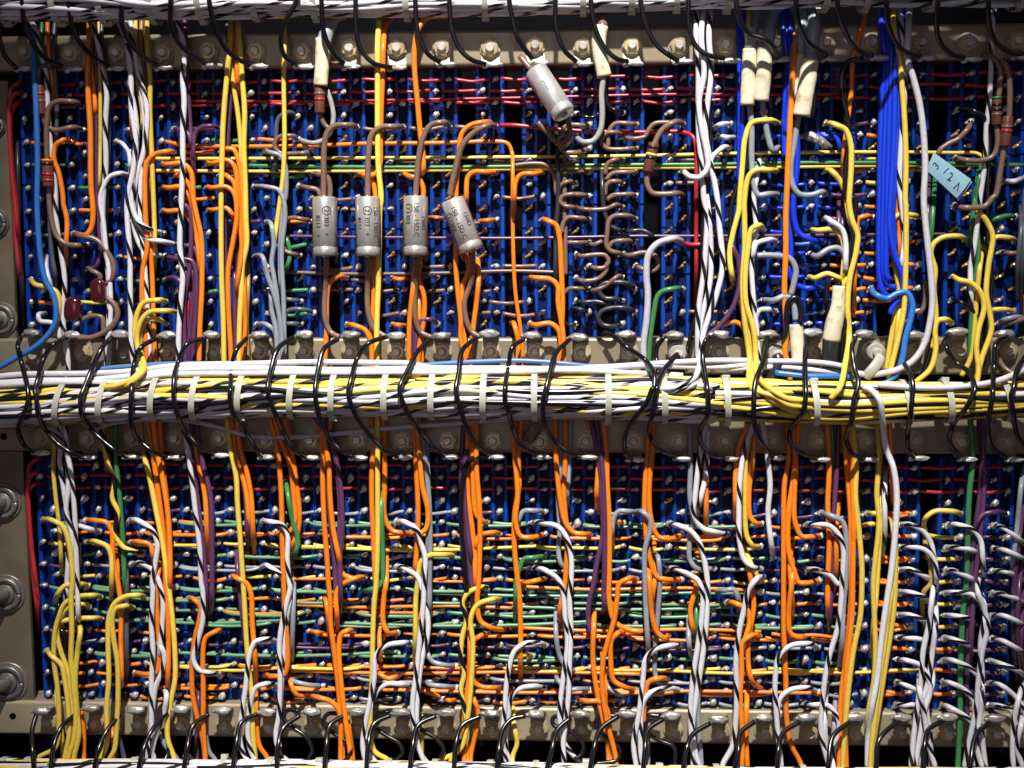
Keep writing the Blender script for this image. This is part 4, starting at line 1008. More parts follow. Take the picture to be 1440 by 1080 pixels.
for bank, word in (('U', 'upper'), ('L', 'lower')):
    for c in range(1, 23):
        e = empty('terminal_block', G(bank, c, 0, 0))
        tag(e, 'blue ribbed terminal block, %s from the left in the %s bank' % (ORD[c], word), 'terminal block', 'blue terminal blocks')
        for nm, me in BM[bank]: link(nm, me, None, e)
        for r in range(22):
            q = G(bank, c, r, 0); k = (bank, c, r)
            bare = k not in used and ((bank == 'U' and c >= 7 and rnd.random() < .85 and r > 4) or (bank == 'L' and rnd.random() < .15))
            loc = W(q)-e.location
            if bare:
                p = link('pin', forks[rnd.randrange(3)], None, e); p.location = loc
            else:
                p = link('pin', pinM, None, e); p.location = loc
                s_ = link('solder_joint', sold[rnd.randrange(9)], None, p)
                s_.scale = (rnd.uniform(.8, 1.12)*(1.08 if bank == 'L' else .92),)*3; s_.rotation_euler = (0, rnd.uniform(-.6, .6), 0)

# ------------------------------------------------------------------ wires
placed = []        # (object, base label, category, group, px)
wi = 0
def px_of(p):
    d = (np.asarray(p)-CAM) @ RM; return 720+F*d[0]/d[2], 540+F*d[1]/d[2]
wr = random.Random(3)
def add_wire(c, r, path, pinned, label, group, name=None):
    nm, words, mat = KIND[c]
    r = r*(.80 if c == 'bk' else .87 if c not in ('gy',) else .95)
    L = np.concatenate([[0], np.cumsum(np.linalg.norm(np.diff(path, axis=0), axis=1))]); tot = L[-1]
    cut = [min(5.0, tot*.12) if pinned[0] else 0, min(5.0, tot*.12) if pinned[1] else 0]
    m = (L >= cut[0]) & (L <= tot-cut[1]); seg = path[m]
    if len(seg) < 3: seg = path
    me = tube(name or nm, seg, r, 10, wr.random(), 58+wr.random()*14)
    o = link(name or nm, me, mat)
    for side in (0, 1):
        if pinned[side]:
            e = path[L <= cut[0]+1.5] if side == 0 else path[L >= tot-cut[1]-1.5]
            if len(e) >= 2: link('bare_end', tube('bare_end', e, min(2.0, r*.5), 6), M['conductor'], o)
    placed.append([o, label, 'wire', group, px_of(path[len(path)//2])]); return o
for c, r, h, pts, pins in parsed:
    pts = list(pts); n = len(pts)
    pin0 = any(p[0] == 0 for p in pins); pin1 = any(p[0] == n-1 for p in pins)
    path = spline(pts, 4.0)
    words = KIND[c][1]
    mid = px_of(path[len(path)//2])
    if len(pins) >= 2:
        a, z = pins[0], pins[-1]
        bank = 'upper' if a[1] == 'U' else 'lower'
        lab = '%s looping from %s to %s pin of %s blue block, %s bank' % (words, ORD[a[3]+1], ORD[z[3]+1], ORD[a[2]], bank)
    elif pins:
        a = pins[0]; bank = 'upper' if a[1] == 'U' else 'lower'
        lab = '%s soldered to %s pin down the %s blue block, %s bank' % (words, ORD[a[3]+1], ORD[a[2]], bank)
    else:
        bank = 'upper' if mid[1] < 545 else 'lower'
        cc = int(min(22, max(1, round((px_of(path[len(path)//2])[0]-40)/66.3)+1)))
        lab = '%s running down over the %s blue block, %s bank' % (words, ORD[cc], bank)
    add_wire(c, r, path, (pin0, pin1), lab, words+'s of the '+bank+' bank')

# jumpers
jr = random.Random(8)
for c, bank, k, r, sp in JUMP:
    a, z = G(bank, k, r, 12), G(bank, k+sp, r, 12)
    pts = [a]
    dy = jr.uniform(1, 6) if bank == 'L' else jr.uniform(-1, 4)
    if c == 'rd': dy = jr.uniform(-2.5, 2)
    hh = jr.uniform(10, 17)+(6 if sp > 1 else 0)
    st = a+(z-a)*(13/ (66*sp)); en = a+(z-a)*(1-13/(66*sp))
    st = st+np.array([0, dy*.7, 0]); en = en+np.array([0, jr.uniform(.3, 1)*dy, 0]); st[2] = -hh; en[2] = -hh
    m_ = (a+z)/2+np.array([0, dy+jr.uniform(0, 2), 0]); m_[2] = -(hh+jr.uniform(-2, 2))
    pts += [st, m_, en, z]
    rad = (jr.uniform(2.5, 3.1) if c != 'rd' else 2.8)+(.5 if bank == 'U' and c != 'rd' else 0)
    word = KIND[c][1]; bw = 'upper' if bank == 'U' else 'lower'
    lab = 'short %s between %s and %s blue blocks, %s bank, pin row %s' % (word.replace(' wire', ' jumper'), ORD[k], ORD[k+sp], bw, ORD[r+1])
    o = add_wire(c, rad, spline(pts, 6), (True, True), lab, word.replace(' wire', ' jumper')+'s of the '+bw+' bank', KIND[c][0].replace('_wire', '_jumper'))
    placed[-1][2] = 'jumper wire'
# short leads from the right-hand blocks that tuck into the gap beside them
for k, r in [(kk, rr_) for kk in (20, 21, 22) for rr_ in range(4, 21, 2)]:
    c = {20: 'or', 21: 'ye' if r < 15 else 'or', 22: 'pu'}[k]
    if (k, r) in ((21, 4), (22, 4)): continue
    q_ = G('L', k, r, 13)
    pth = spline([q_, q_+np.array([-12, jr.uniform(-1, 3), 1]), q_+np.array([-26, jr.uniform(-2, 2), 0]), q_+np.array([-37, jr.uniform(0, 3), 8]), q_+np.array([-43, 3, 30])], 4)
    add_wire(c, 3.4, pth, (True, False), 'short %s tucked left from %s pin of %s blue block, lower bank' % (KIND[c][1].replace(' wire', ' lead'), ORD[r+1], ORD[k]), 'short leads of the right-hand blocks', KIND[c][0].replace('_wire', '_lead'))
# long horizontal runs between the blocks
def run(c, r, h, pxs, lab):
    add_wire(c, r, spline([P(*q) if len(q) > 2 else P(q[0], q[1], h) for q in pxs], 8), (False, False), lab, 'long horizontal wires')
run('ye', 2.9, 21, [(212, 223), (360, 223), (560, 222), (720, 221), (900, 219), (1080, 215), (1250, 214), (1340, 215), (1375, 216), (1384, 224, 30), (1386, 250, 30)], 'upper of two long yellow wires crossing the upper bank level')
run('ye', 2.9, 21, [(212, 240), (360, 241), (560, 240), (720, 238), (900, 236), (1080, 235), (1250, 233), (1385, 232)], 'lower of two long yellow wires crossing the upper bank level')
run('gn', 3.0, 23, [(350, 233), (560, 235), (720, 234), (850, 232), (1000, 231), (1110, 229), (1270, 229), (1440, 232)], 'long green wire running level between two yellow ones, upper bank')
run('pu', 2.8, 20, [(402, 332), (560, 334), (720, 335), (900, 332), (1000, 332), (1110, 331), (1340, 329)], 'long dark purple wire running level across the upper bank')
run('rd', 2.5, 14, [(270, 142), (420, 143), (600, 140), (760, 137), (930, 133), (1080, 133), (1200, 132)], 'long red wire running level between the red jumper rows')
run('br', 3.4, 26, [(720, 233), (745, 230), (768, 232), (779, 246), (782, 275)], 'brown wire turning down beside the thirteenth blue block')
run('br', 3.0, 20, [(366, 381), (480, 385), (620, 384), (720, 381), (790, 383)], 'long brown wire running level below the capacitors')
for i, (yy, x0, x1) in enumerate(((852, 410, 720), (893, 1085, 1170), (885, 735, 1070), (827, 735, 1060), (945, 410, 900), (972, 545, 1160))):
    run('or', 2.9, 22, [(x0, yy-2), (x0+(x1-x0)*.3, yy+2), (x0+(x1-x0)*.7, yy), (x1, yy+3)], 'long level orange wire, %s from top among those in the lower bank' % ORD[[3, 4, 0, 0, 5, 6][i] or (2 if i == 3 else 1)] if i not in (2, 3) else ('long level orange wire crossing lower bank behind the grey wires' if i == 2 else 'topmost long level orange wire crossing the lower bank'))
for i, (yy, x0, x1) in enumerate(((853, 720, 1070), (872, 180, 420), (834, 600, 1000), (918, 250, 560), (876, 480, 830), (840, 180, 300))):
    run('pg', 2.8, 20, [(x0, yy), (x0+(x1-x0)*.35, yy+4), (x0+(x1-x0)*.7, yy+3), (x1, yy-2)], 'long level green wire of the lower bank, running near %s' % ['the fourteenth blue block', 'the fifth blue block', 'the twelfth blue block', 'the seventh blue block', 'the tenth blue block', 'the fourth blue block'][i])
for i, (yy, x0, x1) in enumerate(((768, 410, 760), (940, 1080, 1300), (941, 900, 1180), (937, 240, 420))):
    run('ye', 2.8, 22, [(x0, yy), (x0+(x1-x0)*.5, yy+6), (x1, yy)], 'long level yellow wire of the lower bank near the %s blue block' % ['tenth', 'nineteenth', 'sixteenth', 'fifth'][i])

# black drop wires
BW = []
for ln in BLACKS.strip().split('\n'):
    idn, body = ln.split('|'); idn = idn.strip(); pts = []
    k0, num = idn[0], int(idn[1:])
    toks = body.split()
    if k0 == 'T':                       # climbs over the top harness, then drops to its tag
        pass
    for i, t in enumerate(toks):
        q = list(map(float, t.split(',')))
        top = float(np.interp(q[0], [-100, 330, 520, 980, 1090, 1540], [136, 116, 70, 70, 146, 150]))
        if k0 == 'T': h = top-(top-(66 if i < len(toks)-1 else 58))*min(1, max(0, (q[1]-14)/78))
        elif len(q) > 2: h = q[2]
        elif k0 == 'B': h = 56+(100-56)*min(1, max(0, (q[1]-1005)/60))
        elif k0 == 'L': h = 38+30*(i/len(toks))
        else: h = 84
        pts.append(P(q[0], q[1], h))
    lab = {'T': 'black wire dropping over the top harness to the %s tag of the top rail', 'M': 'black wire crossing over the middle harness, %s from the left',
           'B': 'black wire arching down from the %s solder tag of the bottom rail', 'L': 'black wire looping behind the %s solder tag of the bottom rail'}[k0] % ORD[num]
    add_wire('bk', 4.3 if k0 != 'L' else 4.0, spline(pts, 4), (False, False), lab, {'T': 'black wires over the top harness', 'M': 'black wires over the middle harness', 'B': 'black wires below the bottom rail', 'L': 'black loops below the bottom rail'}[k0])

# ------------------------------------------------------------------ bolted terminals
def terminal(rk, i, bx, by, lx, ly, stand):
    pb = P(bx, by, 22); pl = P(lx, ly, 54); sgn = 1 if pl[1] > pb[1] else -1
    rr = random.Random(hash((rk, i)) % 9999 + i)
    rr = random.Random({'T': 100, 'M': 200, 'N': 300, 'B': 400}[rk]+i)
    e = empty('bolt_terminal', pb)
    rw = {'T': 'top rail', 'M': 'rail above the middle harness', 'N': 'rail under the middle harness', 'B': 'bottom rail'}[rk]
    kindw = 'tall standoff post' if stand else 'hex nut with soldered tag'
    tag(e, '%s, %s from left on the %s' % (kindw, ORD[i+1], rw), 'bolt terminal', 'bolt terminals on the '+rw)
    inv = Matrix.Translation(-e.location)
    def add(me, nm, m):
        o = link(nm, me, m, e); o.matrix_parent_inverse = inv; return o
    # tag: flat round the bolt, then bent outwards to the soldered tip
    k1 = np.array([pb[0], pb[1]-sgn*11, -20.6]); k2 = np.array([pb[0], pb[1]+sgn*11, -20.8]); d = pl-k2
    mid = k2+np.array([d[0]*.3, min(abs(d[1])*.8, 14)*sgn, -6])
    sp = spline([k1, (k1+k2)/2, k2, mid, pl+np.array([0, 0, 4.0])], 3.5); n = len(sp); t = np.linspace(0, 1, n)
    wdt = np.where(t < .35, 13.2, 13.2-4.2*(t-.35)/.65); wdt[0] = 9; 
    V = []; Fc = []
    T = np.gradient(sp, axis=0); T /= np.linalg.norm(T, axis=1)[:, None]
    Nn = np.cross(T, np.array([1.0, 0, 0])); Nn /= np.linalg.norm(Nn, axis=1)[:, None]
    for j in range(n):
        for s1 in (-1, 1):
            for s2 in (-1, 1): V.append(sp[j]+np.array([s1*wdt[j], 0, 0])+Nn[j]*s2*.9)
    for j in range(n-1):
        o4, p4 = j*4, j*4+4
        for a_, b_ in ((0, 1), (1, 3), (3, 2), (2, 0)): Fc.append((o4+a_, o4+b_, p4+b_, p4+a_))
    Fc += [(0, 1, 3, 2), (4*n-4, 4*n-2, 4*n-1, 4*n-3)]
    b = MB(); b.add(V, Fc); tg = add(b.mesh('solder_tag', False), 'solder_tag', M['tagmetal'])
    b = MB(); V1, F1 = blob((0, 0, 0), (10.5 if rk in 'TN' else 12.0)+rr.random()*2, 3.9 if rk in 'TN' else 6.2, 4.6 if rk in 'TN' else 5.0, 0, i+{'T': 0, 'M': 30, 'N': 60, 'B': 90}[rk], .2, ICO3)
    th = .5 if rk in 'MB' else .15
    ct, st_ = math.cos(th*sgn), math.sin(th*sgn); V2 = V1.copy(); V2[:, 1] = V1[:, 1]*ct-V1[:, 2]*st_; V2[:, 2] = V1[:, 1]*st_+V1[:, 2]*ct
    b.add(V2+pl, F1); V3, F3 = blob((pl[0]-10-rr.random()*3, pl[1]+rr.uniform(0, 2.5), -52), 5.5, 3.0, 3.6, -.3, i+7, .25); b.add(V3, F3)
    o = add(b.mesh('solder', True), 'solder', M['solder'] if rk in 'TN' else M['dull'])
    if stand:
        b = MB(); b.prism(circ(pb[0], pb[1], 15, 28), 21, 27, 1); b.prism(circ(pb[0], pb[1], 12.5, 28), 26, 52, 2.0); add(b.mesh('post', False), 'post', M['standoff'])
        b = MB(); b.prism(circ(pb[0]+1, pb[1]+1, 6.3, 18), 50, 60, 1.6); add(b.mesh('bolt', False), 'bolt', M['bolt'])
    else:
        a0 = rr.random()*1.05
        b = MB(); b.prism(circ(pb[0], pb[1], 14.6, 28), 21.6, 23.2, .5); add(b.mesh('washer'), 'washer', M['tagmetal'])
        b = MB(); b.prism(circ(pb[0], pb[1], 13.4, 6, a0), 23, 28.0, .1); b.prism(circ(pb[0], pb[1], 11.4, 24), 27.8, 29.6, .9); add(b.mesh('nut'), 'nut', M['nut'])
        b = MB(); b.prism(circ(pb[0], pb[1], 6.4, 20), 26, 35+rr.random()*2, 1.5); add(b.mesh('bolt'), 'bolt', M['bolt'])
for rk in 'TMNB':
    for i, ((bx, by), (lx, ly)) in enumerate(zip(PTS[rk+'B'], PTS[rk+'L'])):
        terminal(rk, i, bx, by, lx, ly, rk == 'M' and i in (14, 16, 18))

# ------------------------------------------------------------------ cable harnesses
def harness(name, label, ctr, lay, ties, x0, x1, yfac=1.0, seed=1, hc=75):
    hf = hc if callable(hc) else (lambda x: hc)
    hc = hf(720)
    """ctr(x)->(yc, r) in pixels; lay: list of colour codes round the front from top to bottom, per x range"""
    e = empty(name, P(720, ctr(720)[0], hc)); tag(e, label, 'cable harness', 'cable harnesses')
    inv = Matrix.Translation(-e.location); rr = random.Random(seed)
    for (cc, a0, rad, xa, xb, wr_) in lay:
        pts = []; ph = rr.random()*6.28; amp = rr.uniform(.10, .27); k = rr.uniform(.006, .013); ph2 = rr.random()*6.28
        x = xa
        while x <= xb+1:
            yc, r = ctr(x); a = math.radians(a0)+amp*math.sin(k*x+ph)+.12*math.sin(2.3*k*x+ph2)
            q = r*rad*(1+.05*math.sin(.017*x+ph2))
            pts.append(P(x, yc-q*math.sin(a)*yfac, hf(x)+q*math.cos(a)))
            x += 24
        o = link('wire', tube('wire', spline(pts, 7), wr_, 8, rr.random(), 60+rr.random()*15), KIND[cc][2], e); o.matrix_parent_inverse = inv
    for (tx, ty, lean) in ties:
        yc, r = ctr(tx); pts = []; hc = hf(tx)
        R = r+5.5
        prof = []
        n = 64
        V = []; Fc = []
        for j in range(n):
            a = 2*math.pi*j/n
            for wv, rad in ((-4.2, R), (4.2, R), (4.2, R+1.6), (-4.2, R+1.6)):
                p = P(tx, yc, hc); V.append((p[0]+wv+lean*math.sin(a), p[1]-rad*math.sin(a)*yfac, p[2]-rad*math.cos(a)))
        for j in range(n):
            a_, b_ = j*4, ((j+1) % n)*4
            for q in range(4): Fc.append((a_+q, a_+(q+1) % 4, b_+(q+1) % 4, b_+q))
        b = MB(); b.add(V, Fc)
        hd = math.radians(rr.choice([75, 100, -70, -85])); p = P(tx, yc, hc)
        b.box(p[0]-5, p[0]+5, p[1]-R*math.sin(hd)*yfac-4, p[1]-R*math.sin(hd)*yfac+4, -p[2]+R*math.cos(hd)-5, -p[2]+R*math.cos(hd)+3, 1)
        o = link('cable_tie', b.mesh('cable_tie', False), M['tie'], e); o.matrix_parent_inverse = inv
ip = lambda xs, ys: (lambda x: float(np.interp(x, xs, ys)))
yc = ip([-100, 0, 200, 360, 720, 1000, 1200, 1440, 1540], [576, 573, 560, 556, 557, 563, 567, 562, 560]); rc = ip([-100, 0, 200, 360, 1000, 1200, 1440], [24, 25, 27, 27, 28, 25, 22])
lay = []
rr = random.Random(2)
def ring(cols, rad, wr_, xa, xb, jit=3):
    n = len(cols)
    for j, cc in enumerate(cols): lay.append((cc, 98-196*j/(n-1)+rr.uniform(-jit, jit), rad+rr.uniform(-.05, .03), xa+rr.uniform(-20, 20), xb+rr.uniform(-20, 20), wr_*rr.uniform(.94, 1.06)))
ring(['tn', 'ye', 'ye', 'ys', 'ye', 'bk', 'ye', 'ys', 'ws', 'bk', 'ye', 'ws', 'ws', 'bk', 'ws', 'ys', 'ws', 'wh', 'ws', 'lv', 'ws', 'ys', 'tn'], 1.0, 4.2, -110, 1010, 3)
ring(['ye', 'ye', 'ys', 'ye', 'bk', 'ye', 'ws', 'ws', 'ws', 'ws', 'ws', 'wh', 'ys', 'bk'], .84, 4.2, -110, 1060, 3)
ring(['ye', 'ye', 'ye', 'wh', 'ye', 'bk', 'ye', 'wh', 'bk', 'ye', 'ye', 'bk', 'ye', 'ws', 'bk', 'ye', 'tn', 'ye', 'bk'], 1.0, 4.0, 1000, 1560, 5)
ring(['ye', 'wh', 'ye', 'bk', 'ye', 'bk', 'wh', 'ye', 'bk', 'ye', 'bk'], .82, 4.0, 940, 1560, 5)
ring(['ye', 'ws', 'bk', 'ws', 'ye', 'bk'], .5, 4.6, -110, 1560)
mt = [(90, 0, 6), (150, 0, 5), (222, 0, 4), (279, 0, 4), (342, 0, 3), (414, 0, 3), (471, 0, 2), (544, 0, 1), (609, 0, 1), (681, 0, 1), (752, 0, 0), (855, 0, 0), (933, 0, -1), (1020, 0, -2), (1143, 0, -3), (1272, 0, -4), (1330, 0, -4), (1412, 0, -5)]
harness('cable_harness', 'thick tied harness of yellow and striped white wires across the middle', lambda x: (yc(x), rc(x)), lay, mt, -110, 1560, 1.0, 4, 78)
rt = ip([-100, 330, 520, 980, 1090, 1540], [33, 30, 19, 19, 46, 46])  # girth out of view is added at both ends to shade the rail
yb_ = ip([-100, 0, 200, 360, 720, 1000, 1200, 1440, 1540], [27, 27, 26, 22, 19, 9, 5, 4, 4]); yt = lambda x: yb_(x)-rt(x)
lay = []
ring(['ws', 'wh', 'ws', 'ws', 'wh', 'ws', 'ws', 'ws', 'ws', 'wh', 'ws', 'wh', 'ws', 'ws', 'wh', 'ws', 'ws', 'wh', 'ws', 'ws', 'ws', 'ws', 'ys', 'ws'], 1.0, 3.9, -110, 1560, 4); ring(['bk', 'ws', 'bk', 'ws', 'ws', 'bk', 'ws', 'ws', 'bk', 'ws', 'ws', 'bk'], .82, 4.6, -110, 1560, 4); ring(['ws', 'wh', 'bk', 'ws', 'ws', 'ws'], .6, 4.6, -110, 1560)
tt = [(10, 0, 3), (86, 0, 2), (150, 0, 2), (219, 0, 2), (286, 0, 1), (362, 0, 1), (445, 0, 1), (573, 0, 0), (683, 0, 0), (820, 0, 0), (888, 0, 0), (951, 0, 0), (1022, 0, -1), (1158, 0, -1), (1215, 0, -1), (1308, 0, -2), (1430, 0, -2)]
harness('cable_harness', 'tied harness of striped white wires along the top edge', lambda x: (yt(x), rt(x)), lay, tt, -110, 1560, 1.0, 5, ip([-100, 130, 320, 420, 520, 980, 1090, 1540], [97, 95, 76, 56, 44, 44, 92, 97]))  # pushed forward towards both ends so its shadow covers the top rail
ybt = ip([-100, 0, 360, 720, 1080, 1540], [1090, 1090, 1090, 1095, 1102, 1102]); rb = ip([-100, 1540], [19, 19])
lay = []
ring(['ws', 'ye', 'ws', 'wh', 'bk', 'ws', 'ye', 'ws', 'wh', 'ws', 'wh', 'ws', 'ws', 'ws', 'ye', 'ws'], 1.0, 4.0, -110, 1560, 5); ring(['ws', 'ye', 'bk', 'ws', 'ws', 'ws'], .6, 4.6, -110, 1560)
bt = [(5, 0, 2), (38, 0, 2), (192, 0, 2), (262, 0, 2), (315, 0, 1), (381, 0, 1), (450, 0, 1), (547, 0, 0), (612, 0, 0), (690, 0, 0), (754, 0, 0), (824, 0, 0), (927, 0, 0), (1008, 0, -1), (1130, 0, -1)]
harness('cable_harness', 'tied harness of white and yellow wires along the bottom edge', lambda x: (ybt(x), rb(x)), lay, bt, -110, 1560, 1.0, 6, 74)

# loose wires lying along the middle harness
def loose(c, r, pts, lab): add_wire(c, r, spline([P(*q) for q in pts], 7), (False, False), lab, 'loose wires along the middle harness')
loose('wh', 4.6, [(-60, 540, 84), (0, 529, 84), (38, 526, 84), (125, 525, 84), (180, 522, 84), (250, 514, 84), (360, 511, 84), (440, 509, 84), (530, 510, 84), (575, 511, 82), (620, 519, 82), (740, 519, 82), (850, 516, 80), (925, 511, 76), (1000, 507, 70), (1050, 507, 60)], 'topmost plain white wire lying along the middle harness')
loose('wh', 4.6, [(-60, 541, 88), (0, 538, 88), (50, 535, 88), (125, 534, 88), (190, 528, 88), (250, 520, 88), (360, 518, 88), (480, 520, 88), (600, 518, 86), (720, 518, 84), (830, 519, 80), (900, 514, 78), (1000, 516, 66), (1060, 513, 60)], 'second plain white wire lying along the middle harness')
loose('wh', 4.6, [(-60, 545, 92), (75, 538, 92), (175, 537, 92), (225, 528, 92), (360, 525, 92), (540, 524, 90), (720, 523, 88), (800, 521, 86), (880, 524, 80), (960, 528, 70)], 'third plain white wire lying along the middle harness')
loose('lb', 3.8, [(-60, 548, 88), (0, 546, 88), (30, 545, 88), (70, 548, 80)], 'short light blue wire end left of the middle harness')
loose('pb', 3.7, [(95, 530, 76), (140, 519, 78), (180, 515, 78), (250, 511, 76), (330, 512, 70)], 'pale blue wire rising beside white wires, left part of middle harness')
loose('pb', 3.7, [(570, 516, 76), (610, 512, 80), (720, 507, 82), (770, 509, 82), (820, 514, 80), (850, 517, 72)], 'pale blue wire along the middle harness beneath the capacitors')
loose('lb', 4.6, [(1090, 524, 74), (1137, 529, 80), (1172, 529, 78), (1200, 531, 70)], 'short light blue wire right of the cream sleeves, middle harness')
loose('lv', 3.8, [(118, 596, 44), (132, 605, 48), (150, 597, 52), (180, 592, 54), (225, 590, 54), (270, 593, 54), (312, 602, 52), (345, 612, 50), (360, 614, 50), (410, 615, 50), (485, 609, 52), (560, 601, 54), (640, 596, 54), (720, 589, 56), (745, 587, 58), (780, 586, 62)], 'lavender wire sagging under the middle harness')
loose('wh', 4.8, [(1235, 541, 100), (1290, 545, 104), (1335, 545, 104), (1368, 542, 104), (1405, 535, 100), (1450, 515, 90)], 'plain white wire lying on the right end of the middle harness')
loose('wh', 4.6, [(1075, 508, 60), (1100, 508, 64), (1140, 509, 66), (1175, 513, 66), (1200, 520, 60)], 'plain white wire behind the right cream sleeves')
loose('wh', 4.6, [(1000, 521, 60), (1100, 516, 62), (1140, 520, 64), (1180, 524, 58)], 'lower plain white wire behind the right cream sleeves')
loose('pu', 3.8, [(1060, 546, 70), (1085, 542, 80), (1110, 541, 80), (1140, 540, 76)], 'short dull purple wire on the right of middle harness')
loose('br', 4.2, [(1400, 480, 50), (1403, 500, 54), (1412, 517, 60), (1430, 527, 70), (1460, 530, 80)], 'brown wire curling at the right end of upper bank')

# ------------------------------------------------------------------ components
def cyl_axis(a, z, prof, n=24):
    """lathe: prof list of (t along axis 0..1, radius)"""
    a = np.asarray(a, float); z = np.asarray(z, float); T = z-a; L = np.linalg.norm(T); T = T/L
    N = np.array([1.0, 0, 0])-T*T[0]; N /= np.linalg.norm(N); B = np.cross(T, N)
    V = []; Fc = []
    for t, r in prof:
        for j in range(n):
            q = 2*math.pi*j/n; V.append(a+T*L*t+r*(math.cos(q)*N+math.sin(q)*B))
    m = len(prof)
    for i in range(m-1):
        for j in range(n): Fc.append((i*n+j, i*n+(j+1) % n, (i+1)*n+(j+1) % n, (i+1)*n+j))
    Fc += [tuple(range(n-1, -1, -1)), tuple((m-1)*n+j for j in range(n))]
    return np.array(V), Fc, (a, T, N, B, L)
def text_mesh(s, size):
    cu = bpy.data.curves.new('t', 'FONT'); cu.body = s; cu.size = size; cu.align_x = 'CENTER'; cu.align_y = 'CENTER'; cu.resolution_u = 3
    o = bpy.data.objects.new('t', cu); COL.objects.link(o); bpy.context.view_layer.update()
    me = o.evaluated_get(bpy.context.evaluated_depsgraph_get()).to_mesh()
    V = np.array([v.co[:] for v in me.vertices]); Fc = [tuple(p.vertices) for p in me.polygons]
    o.to_mesh_clear(); bpy.data.objects.remove(o); bpy.data.curves.remove(cu); return V, Fc
def place_obj(e, me, nm, m):
    o = link(nm, me, m, e); o.matrix_parent_inverse = Matrix.Translation(-e.location); return o
def capacitor(pa, pz, r, label, texts, film=True):
    e = empty('capacitor', (np.asarray(pa)+np.asarray(pz))/2); tag(e, label, 'capacitor', 'silver can capacitors')
    prof = [(0, r*.3), (0, r*.8), (.012, r*.94), (.03, r), (.80, r), (.815, r*.93), (.835, r*.93), (.85, r), (.93, r), (.96, r*.96), (.975, r*.86), (.965, r*.8), (.965, r*.3)]
    V, Fc, (a, T, N, B, L) = cyl_axis(pa, pz, prof, 32)
    b = MB(); b.add(V, Fc); place_obj(e, b.mesh('can', True), 'can', M['alu'])
    b = MB(); b.add(*cyl_axis(a+T*L*.962, a+T*L*1.0, [(0, r*.34), (.8, r*.28), (1, r*.16)], 14)[:2]); place_obj(e, b.mesh('seal', True), 'seal', M['tie'])
    if film:
        rr = random.Random(int(pa[0])); n = 32; pr = []
        Vf, Ff, _ = cyl_axis(pa, pz, [(-.01, r*1.0), (.0, r*1.04), (.5, r*1.045), (.97, r*1.04), (1.03, r*1.02), (1.07, r*1.0)], n)
        for j in range(n): Vf[5*n+j] += T*rr.uniform(-4, 5)
        b = MB(); b.add(Vf, Ff[:-2]); place_obj(e, b.mesh('plastic_sleeve', True), 'plastic_sleeve', M['clear'])
    b = MB()
    cd_ = (np.array([CAM[0], CAM[1], CAM[2]])-(a+T*L/2)); cd_ -= T*cd_.dot(T); cd_ /= np.linalg.norm(cd_); side = np.cross(T, cd_)   # faces viewer; side
    for s, t, off, size, flip in texts:
        V, Fc = text_mesh(s, size); rr_ = r+.5
        x = V[:, 0]*(-1 if flip else 1)+t*L; y = V[:, 1]*(-1 if flip else 1)
        # text runs along the axis, letter tops towards the right of the picture
        sd = 1 if side[0] > 0 else -1
        ang = off/rr_*sd+sd*y/rr_
        Q = a[None]+T[None]*x[:, None]+rr_*(np.cos(ang)[:, None]*cd_[None]+np.sin(ang)[:, None]*side[None])
        b.add(Q, Fc)
        if s.startswith('2 '):       # the 2 is ringed
            g = V[:, 0] < V[:, 0].min()+size*.62; cx, cy = (V[g, 0].min()+V[g, 0].max())/2, (V[g, 1].min()+V[g, 1].max())/2
            A = np.linspace(0, 2*np.pi, 29)[:-1]; ro, ri = size*.66, size*.57
            x2 = np.concatenate([cx+ro*np.cos(A), cx+ri*np.cos(A)])+t*L; y2 = np.concatenate([cy+ro*np.sin(A), cy+ri*np.sin(A)])
            a2 = off/rr_*sd+sd*y2/rr_
            b.add(a[None]+T[None]*x2[:, None]+rr_*(np.cos(a2)[:, None]*cd_[None]+np.sin(a2)[:, None]*side[None]), [(i, (i+1) % 28, (i+1) % 28+28, i+28) for i in range(28)])
    if texts: place_obj(e, b.mesh('printed_text'), 'printed_text', M['ink'])
    b = MB()
    return e
def ax(x0, y0, h0, x1, y1, h1): return P(x0, y0, h0), P(x1, y1, h1)
hC = 66
def circ2(): return None
capacitor(*ax(456.2, 277, hC, 457.6, 362, hC+3), 17.2, 'silver can capacitor marked 303 and 8117, leftmost of the row of four',
          [('2  303   +', .44, 2, 9.5, False), ('8117   +', .50, -10, 9, False)])
capacitor(*ax(516.8, 277, hC, 518.1, 362, hC+3), 17.2, 'silver can capacitor in front of the orange wires, second in the row of four',
          [('2  303   +', .44, -1, 9.5, False), ('150 - 15D.C', .44, 11.5, 9, False), ('8117', .45, -13, 8.5, False)])
capacitor(*ax(584.2, 276, hC, 584.2, 361, hC+3), 17.2, 'silver can capacitor marked 150 down its middle, third in the row of four',
          [('150 - 15D.C', .40, 1, 9.5, False), ('2  303', .33, -11, 9.5, False), ('150D', .45, 12, 9, False)])
capacitor(*ax(635.5, 281, hC+2, 664, 354, hC+5), 17.2, 'tilted silver can capacitor marked 150D, rightmost of the row of four',
          [('150 - 15D.C', .45, -2.5, 9.5, False), ('150D', .43, 11, 9.5, False), ('2  303', .42, -13, 9, False)])
capacitor(*ax(752.5, 99, 66, 795, 163, 88), 16.5, 'large bare silver capacitor hanging slanted below the top rail', [('1500', .42, 3.5, 9, True)], False)
# circled figure two on the cans is a ring round the printed 2
loose('br', 4.6, [(731, 79, 60), (740, 90, 64), (748, 99, 66)], 'short brown lead at upper end of the slanted silver capacitor')
def ringmark(pa, pz, r, t, off, rad, eobj):
    pass

